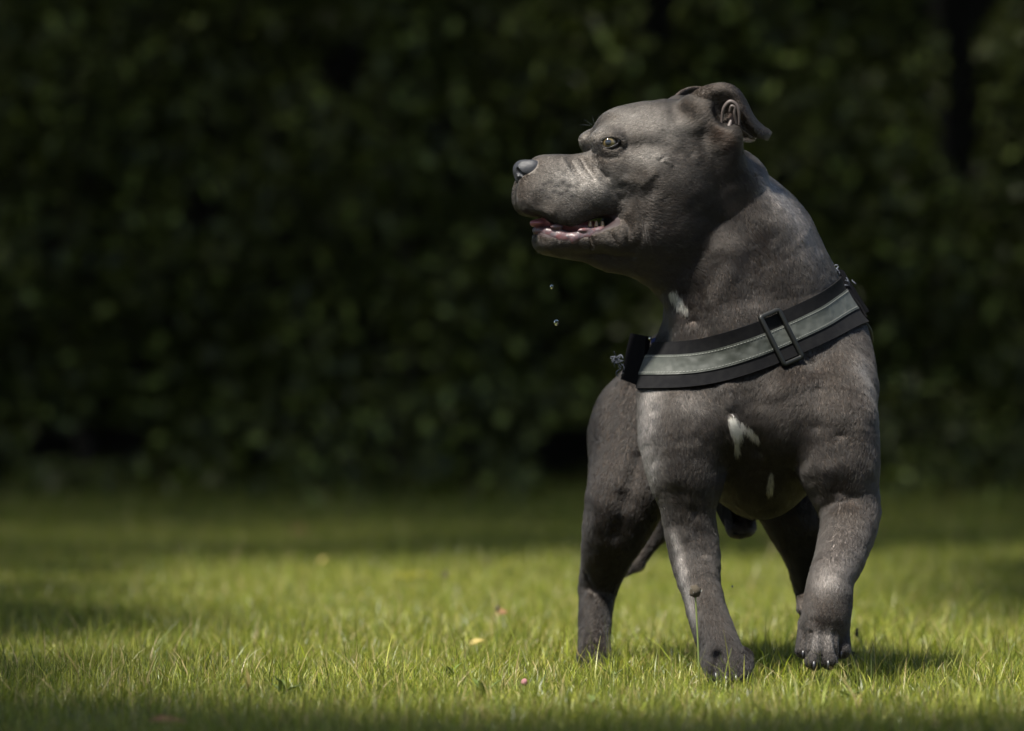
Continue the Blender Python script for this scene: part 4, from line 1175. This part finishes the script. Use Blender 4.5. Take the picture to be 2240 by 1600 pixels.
# ------------------------------------------------------------------ falling drops of drool
M_WATER, nt, b = principled('clear_drop', (0.9, 0.95, 0.9), 0.02, **{'Transmission Weight': 1.0}); b.inputs['IOR'].default_value = 1.33
for (px, py, r, lab) in ((1207, 628, 4.2, 'small clear drop falling below the chin, the upper of two'), (1217, 706, 6.0, 'larger clear drop falling below the upper drop under the chin'), (1602, 1284, 2.6, 'tiny drop in the air beside the standing foreleg')):
    vs, fs = sphere(W(px, py, HY - 20), r, 20, 14, (0.9, 0.9, 1.15)); c_ = W(px, py, HY - 20) * SC
    o = mesh_obj('water_drop', np.array(vs), fs, M_WATER, None); tag(o, lab, 'water drop', 'drops of drool in the air')

# ------------------------------------------------------------------ things standing or lying in the lawn
def ground_at(px, py):
    d = CAM_H * CAM_D / (py - 750) - CAM_D
    return W(px, py, d)
M_STEM, nt, b = principled('green_stem', (0.10, 0.13, 0.03), 0.6)
M_HEAD, nt, b = principled('brown_seed_head', (0.045, 0.035, 0.022), 0.9); add_bump(nt, b, 900, 1, .002)
M_DRYLEAF, nt, b = principled('dry_brown_leaf', rough=0.7); noise_color(nt, b, (0.12, 0.05, 0.02), (0.22, 0.11, 0.04), 60)
M_YLEAF, nt, b = principled('yellow_leaf', rough=0.7); noise_color(nt, b, (0.18, 0.14, 0.03), (0.26, 0.2, 0.05), 60)
M_PETAL, nt, b = principled('yellow_petal', (0.38, 0.33, 0.03), 0.6)
M_WEED, nt, b = principled('broad_green_leaf', rough=0.5); noise_color(nt, b, (0.05, 0.08, 0.01), (0.08, 0.115, 0.018), 80)
M_PINK, nt, b = principled('pink_clover', (0.22, 0.09, 0.10), 0.8)
def stalk(base, h, lean, head, label, r=2.0, hr=(7, 7, 9), mat=None, cat='plant', group=None):
    t = empty('seed_stalk', tuple(np.array(base) * SC)); tag(t, label, cat, group)
    base = np.array(base, float); top = base + [lean, rng.normal(0, 8), h]
    tube('stem', [base - [0, 0, 6], base + [lean * .3, 0, h * .45], top], [r, r * .9, r * .7], M_STEM, t, n=6, rs=12)
    vs, fs = sphere(top, 1.0, 16, 12, hr); vs = np.array(vs); vs += nrm(vs - top) * ((vnoise(vs, 3, 71) - .4) * 4)[:, None]
    mesh_obj('seed_head', vs, fs, mat or M_HEAD, t)
    if hr[0] > 8:
        for k in range(26):
            a = rng.uniform(0, 6.28); p = top + np.array([math.cos(a) * hr[0] * .8, math.sin(a) * hr[1] * .8, rng.uniform(-6, 6)])
            tube('anther', [p, p + nrm(p - top) * 3, p + nrm(p - top) * 6], [.6, .5, .8], M_STITCH, t, n=5, rs=4) if k < 10 else None
stalk(W(1530, 1516, -330), 222 * .975, -9, 1, 'tall thin plantain stalk with dark round head against the standing foreleg', 2.4, (12, 12, 13))
stalk(ground_at(978, 1330), 92, -4, 1, 'blurred dark seed stalk upright in the lawn, nearest the yellow flowers', 2.2, (6, 6, 12))
stalk(ground_at(1062, 1290), 80, 4, 1, 'blurred thin seed stalk farther right in the lawn, left of the hind leg', 2.0, (4, 4, 13))
stalk(ground_at(1115, 1400), 78, -30, 1, 'leaning brown seed stalk beside the reddish dry leaf', 2.0, (5, 5, 8))
stalk(ground_at(1145, 1520), 26, 2, 1, 'small faded pink clover head low in the grass left of the hind paw', 1.6, (7, 7, 7), M_PINK, 'clover')
stalk(ground_at(1895, 1450), 70, -22, 1, 'dark bent seed stalk right of the raised paw', 1.8, (4, 4, 10))
def leaf_mesh(name, c, L_, Wd, yaw, pitch, roll, mat, parent=None, curl=.25, n=10):
    G = np.zeros((n, 7, 3))
    for i, t in enumerate(np.linspace(0, 1, n)):
        w = Wd * math.sin(math.pi * min(t ** .8, 1)) + .3
        for j, v in enumerate(np.linspace(-1, 1, 7)):
            G[i, j] = (t * L_, v * w, curl * L_ * (t * t * -.6) + abs(v) * w * .35 + rng.normal(0, .3))
    M = np.array((Matrix.Rotation(yaw, 3, 'Z') @ Matrix.Rotation(-pitch, 3, 'Y') @ Matrix.Rotation(roll, 3, 'X')))
    G = G @ M.T + c; N = nrm(np.cross(np.gradient(G, axis=0), np.gradient(G, axis=1)))
    nu, nv_ = G.shape[:2]; K = nu * nv_; vs = np.concatenate([G.reshape(-1, 3), (G - N * 1.0).reshape(-1, 3)]); idx = np.arange(K).reshape(nu, nv_)
    f1 = np.stack([idx[:-1, :-1], idx[1:, :-1], idx[1:, 1:], idx[:-1, 1:]], -1).reshape(-1, 4)
    rim = np.concatenate([idx[0, :], idx[1:, -1], idx[-1, -2::-1], idx[-2:0:-1, 0]]); rn = np.roll(rim, -1)
    return mesh_obj(name, vs, np.concatenate([f1, f1[:, ::-1] + K, np.stack([rim, rn, rn + K, rim + K], -1)]), mat, parent)
for (px, py, h, L_, Wd, yaw, pi_, mat, lab) in (
        (1085, 1395, 58, 34, 13, .3, .3, M_DRYLEAF, 'small reddish brown dry leaf caught upright among the grass blades'),
        (1028, 1436, 26, 36, 12, .2, .5, M_YLEAF, 'pale yellow fallen leaf in the grass right of centre'),
        (325, 1618, 34, 70, 14, .1, .1, M_DRYLEAF, 'long reddish dry leaf at the very front of the lawn, bottom left'),
        (545, 1560, 50, 44, 5, 1.9, 1.3, M_YLEAF, 'narrow straw coloured leaf standing upright in the front grass'),
        (172, 1540, 60, 52, 4, 2.6, 1.1, M_YLEAF, 'narrow pale blade bent over at the left of the front grass'),
        (640, 1180, 30, 60, 20, .3, .2, M_DRYLEAF, 'blurred orange brown leaf lying far back near the hedge'),
        (700, 1262, 40, 30, 12, .3, .9, M_YLEAF, 'blurred pale leaf standing in the middle of the lawn')):
    o = leaf_mesh('fallen_leaf', ground_at(px, py) + [0, 0, h], L_, Wd, yaw, pi_, .4, mat); tag(o, lab, 'leaf')
def buttercup(px, py, lab, group):
    c = ground_at(px, py) + [0, 0, 38]; t = empty('yellow_flower', tuple(c * SC * [1, 1, 0])); tag(t, lab, 'flower', group)
    for k in range(5): leaf_mesh('petal', c, 22, 9, 2 * math.pi * k / 5 + .3, .5, 0, M_PETAL, t, .1, 6)
    tube('stem', [c - [3, 0, 46], c - [0, 0, 20], c], [1.5, 1.4, 1.4], M_STEM, t, n=6, rs=6)
for (px, py, lab) in ((870, 1290, 'leftmost blurred yellow flower of the short row left of the dog'), (894, 1294, 'second blurred yellow flower from the left in the short row'), (914, 1288, 'third blurred yellow flower from the left in the short row'), (938, 1292, 'rightmost blurred yellow flower of the short row left of the dog')):
    buttercup(px, py, lab, 'yellow flowers in a row')
buttercup(1110, 1262, 'lone blurred yellow flower near the hind leg', 'lone yellow flower')
def weed(px, py, n, L_, lab):
    c = ground_at(px, py); t = empty('broadleaf_weed', tuple(c * SC)); tag(t, lab, 'weed', 'broad leaved weeds in the lawn')
    for k in range(n): leaf_mesh('leaf', c + [rng.normal(0, 3), rng.normal(0, 3), 8], L_ * rng.uniform(.55, .85), L_ * .13, 2 * math.pi * k / n + rng.uniform(-.3, .3), rng.uniform(.7, 1.25), rng.normal(0, .3), M_WEED, t, .5)
weed(620, 1530, 5, 62, 'broad leaved weed in the front grass, leftmost of its kind')
weed(985, 1495, 4, 64, 'broad leaved weed standing behind the larger one right of centre')
weed(1062, 1530, 5, 62, 'bright broad leaved weed right of centre in the front grass')
weed(1300, 1560, 5, 54, 'broad leaved weed in front of the hind paw')
weed(1862, 1545, 5, 58, 'broad leaved weed below and right of the raised paw')
weed(1340, 1500, 4, 50, 'broad leaved weed just right of the hind paw')
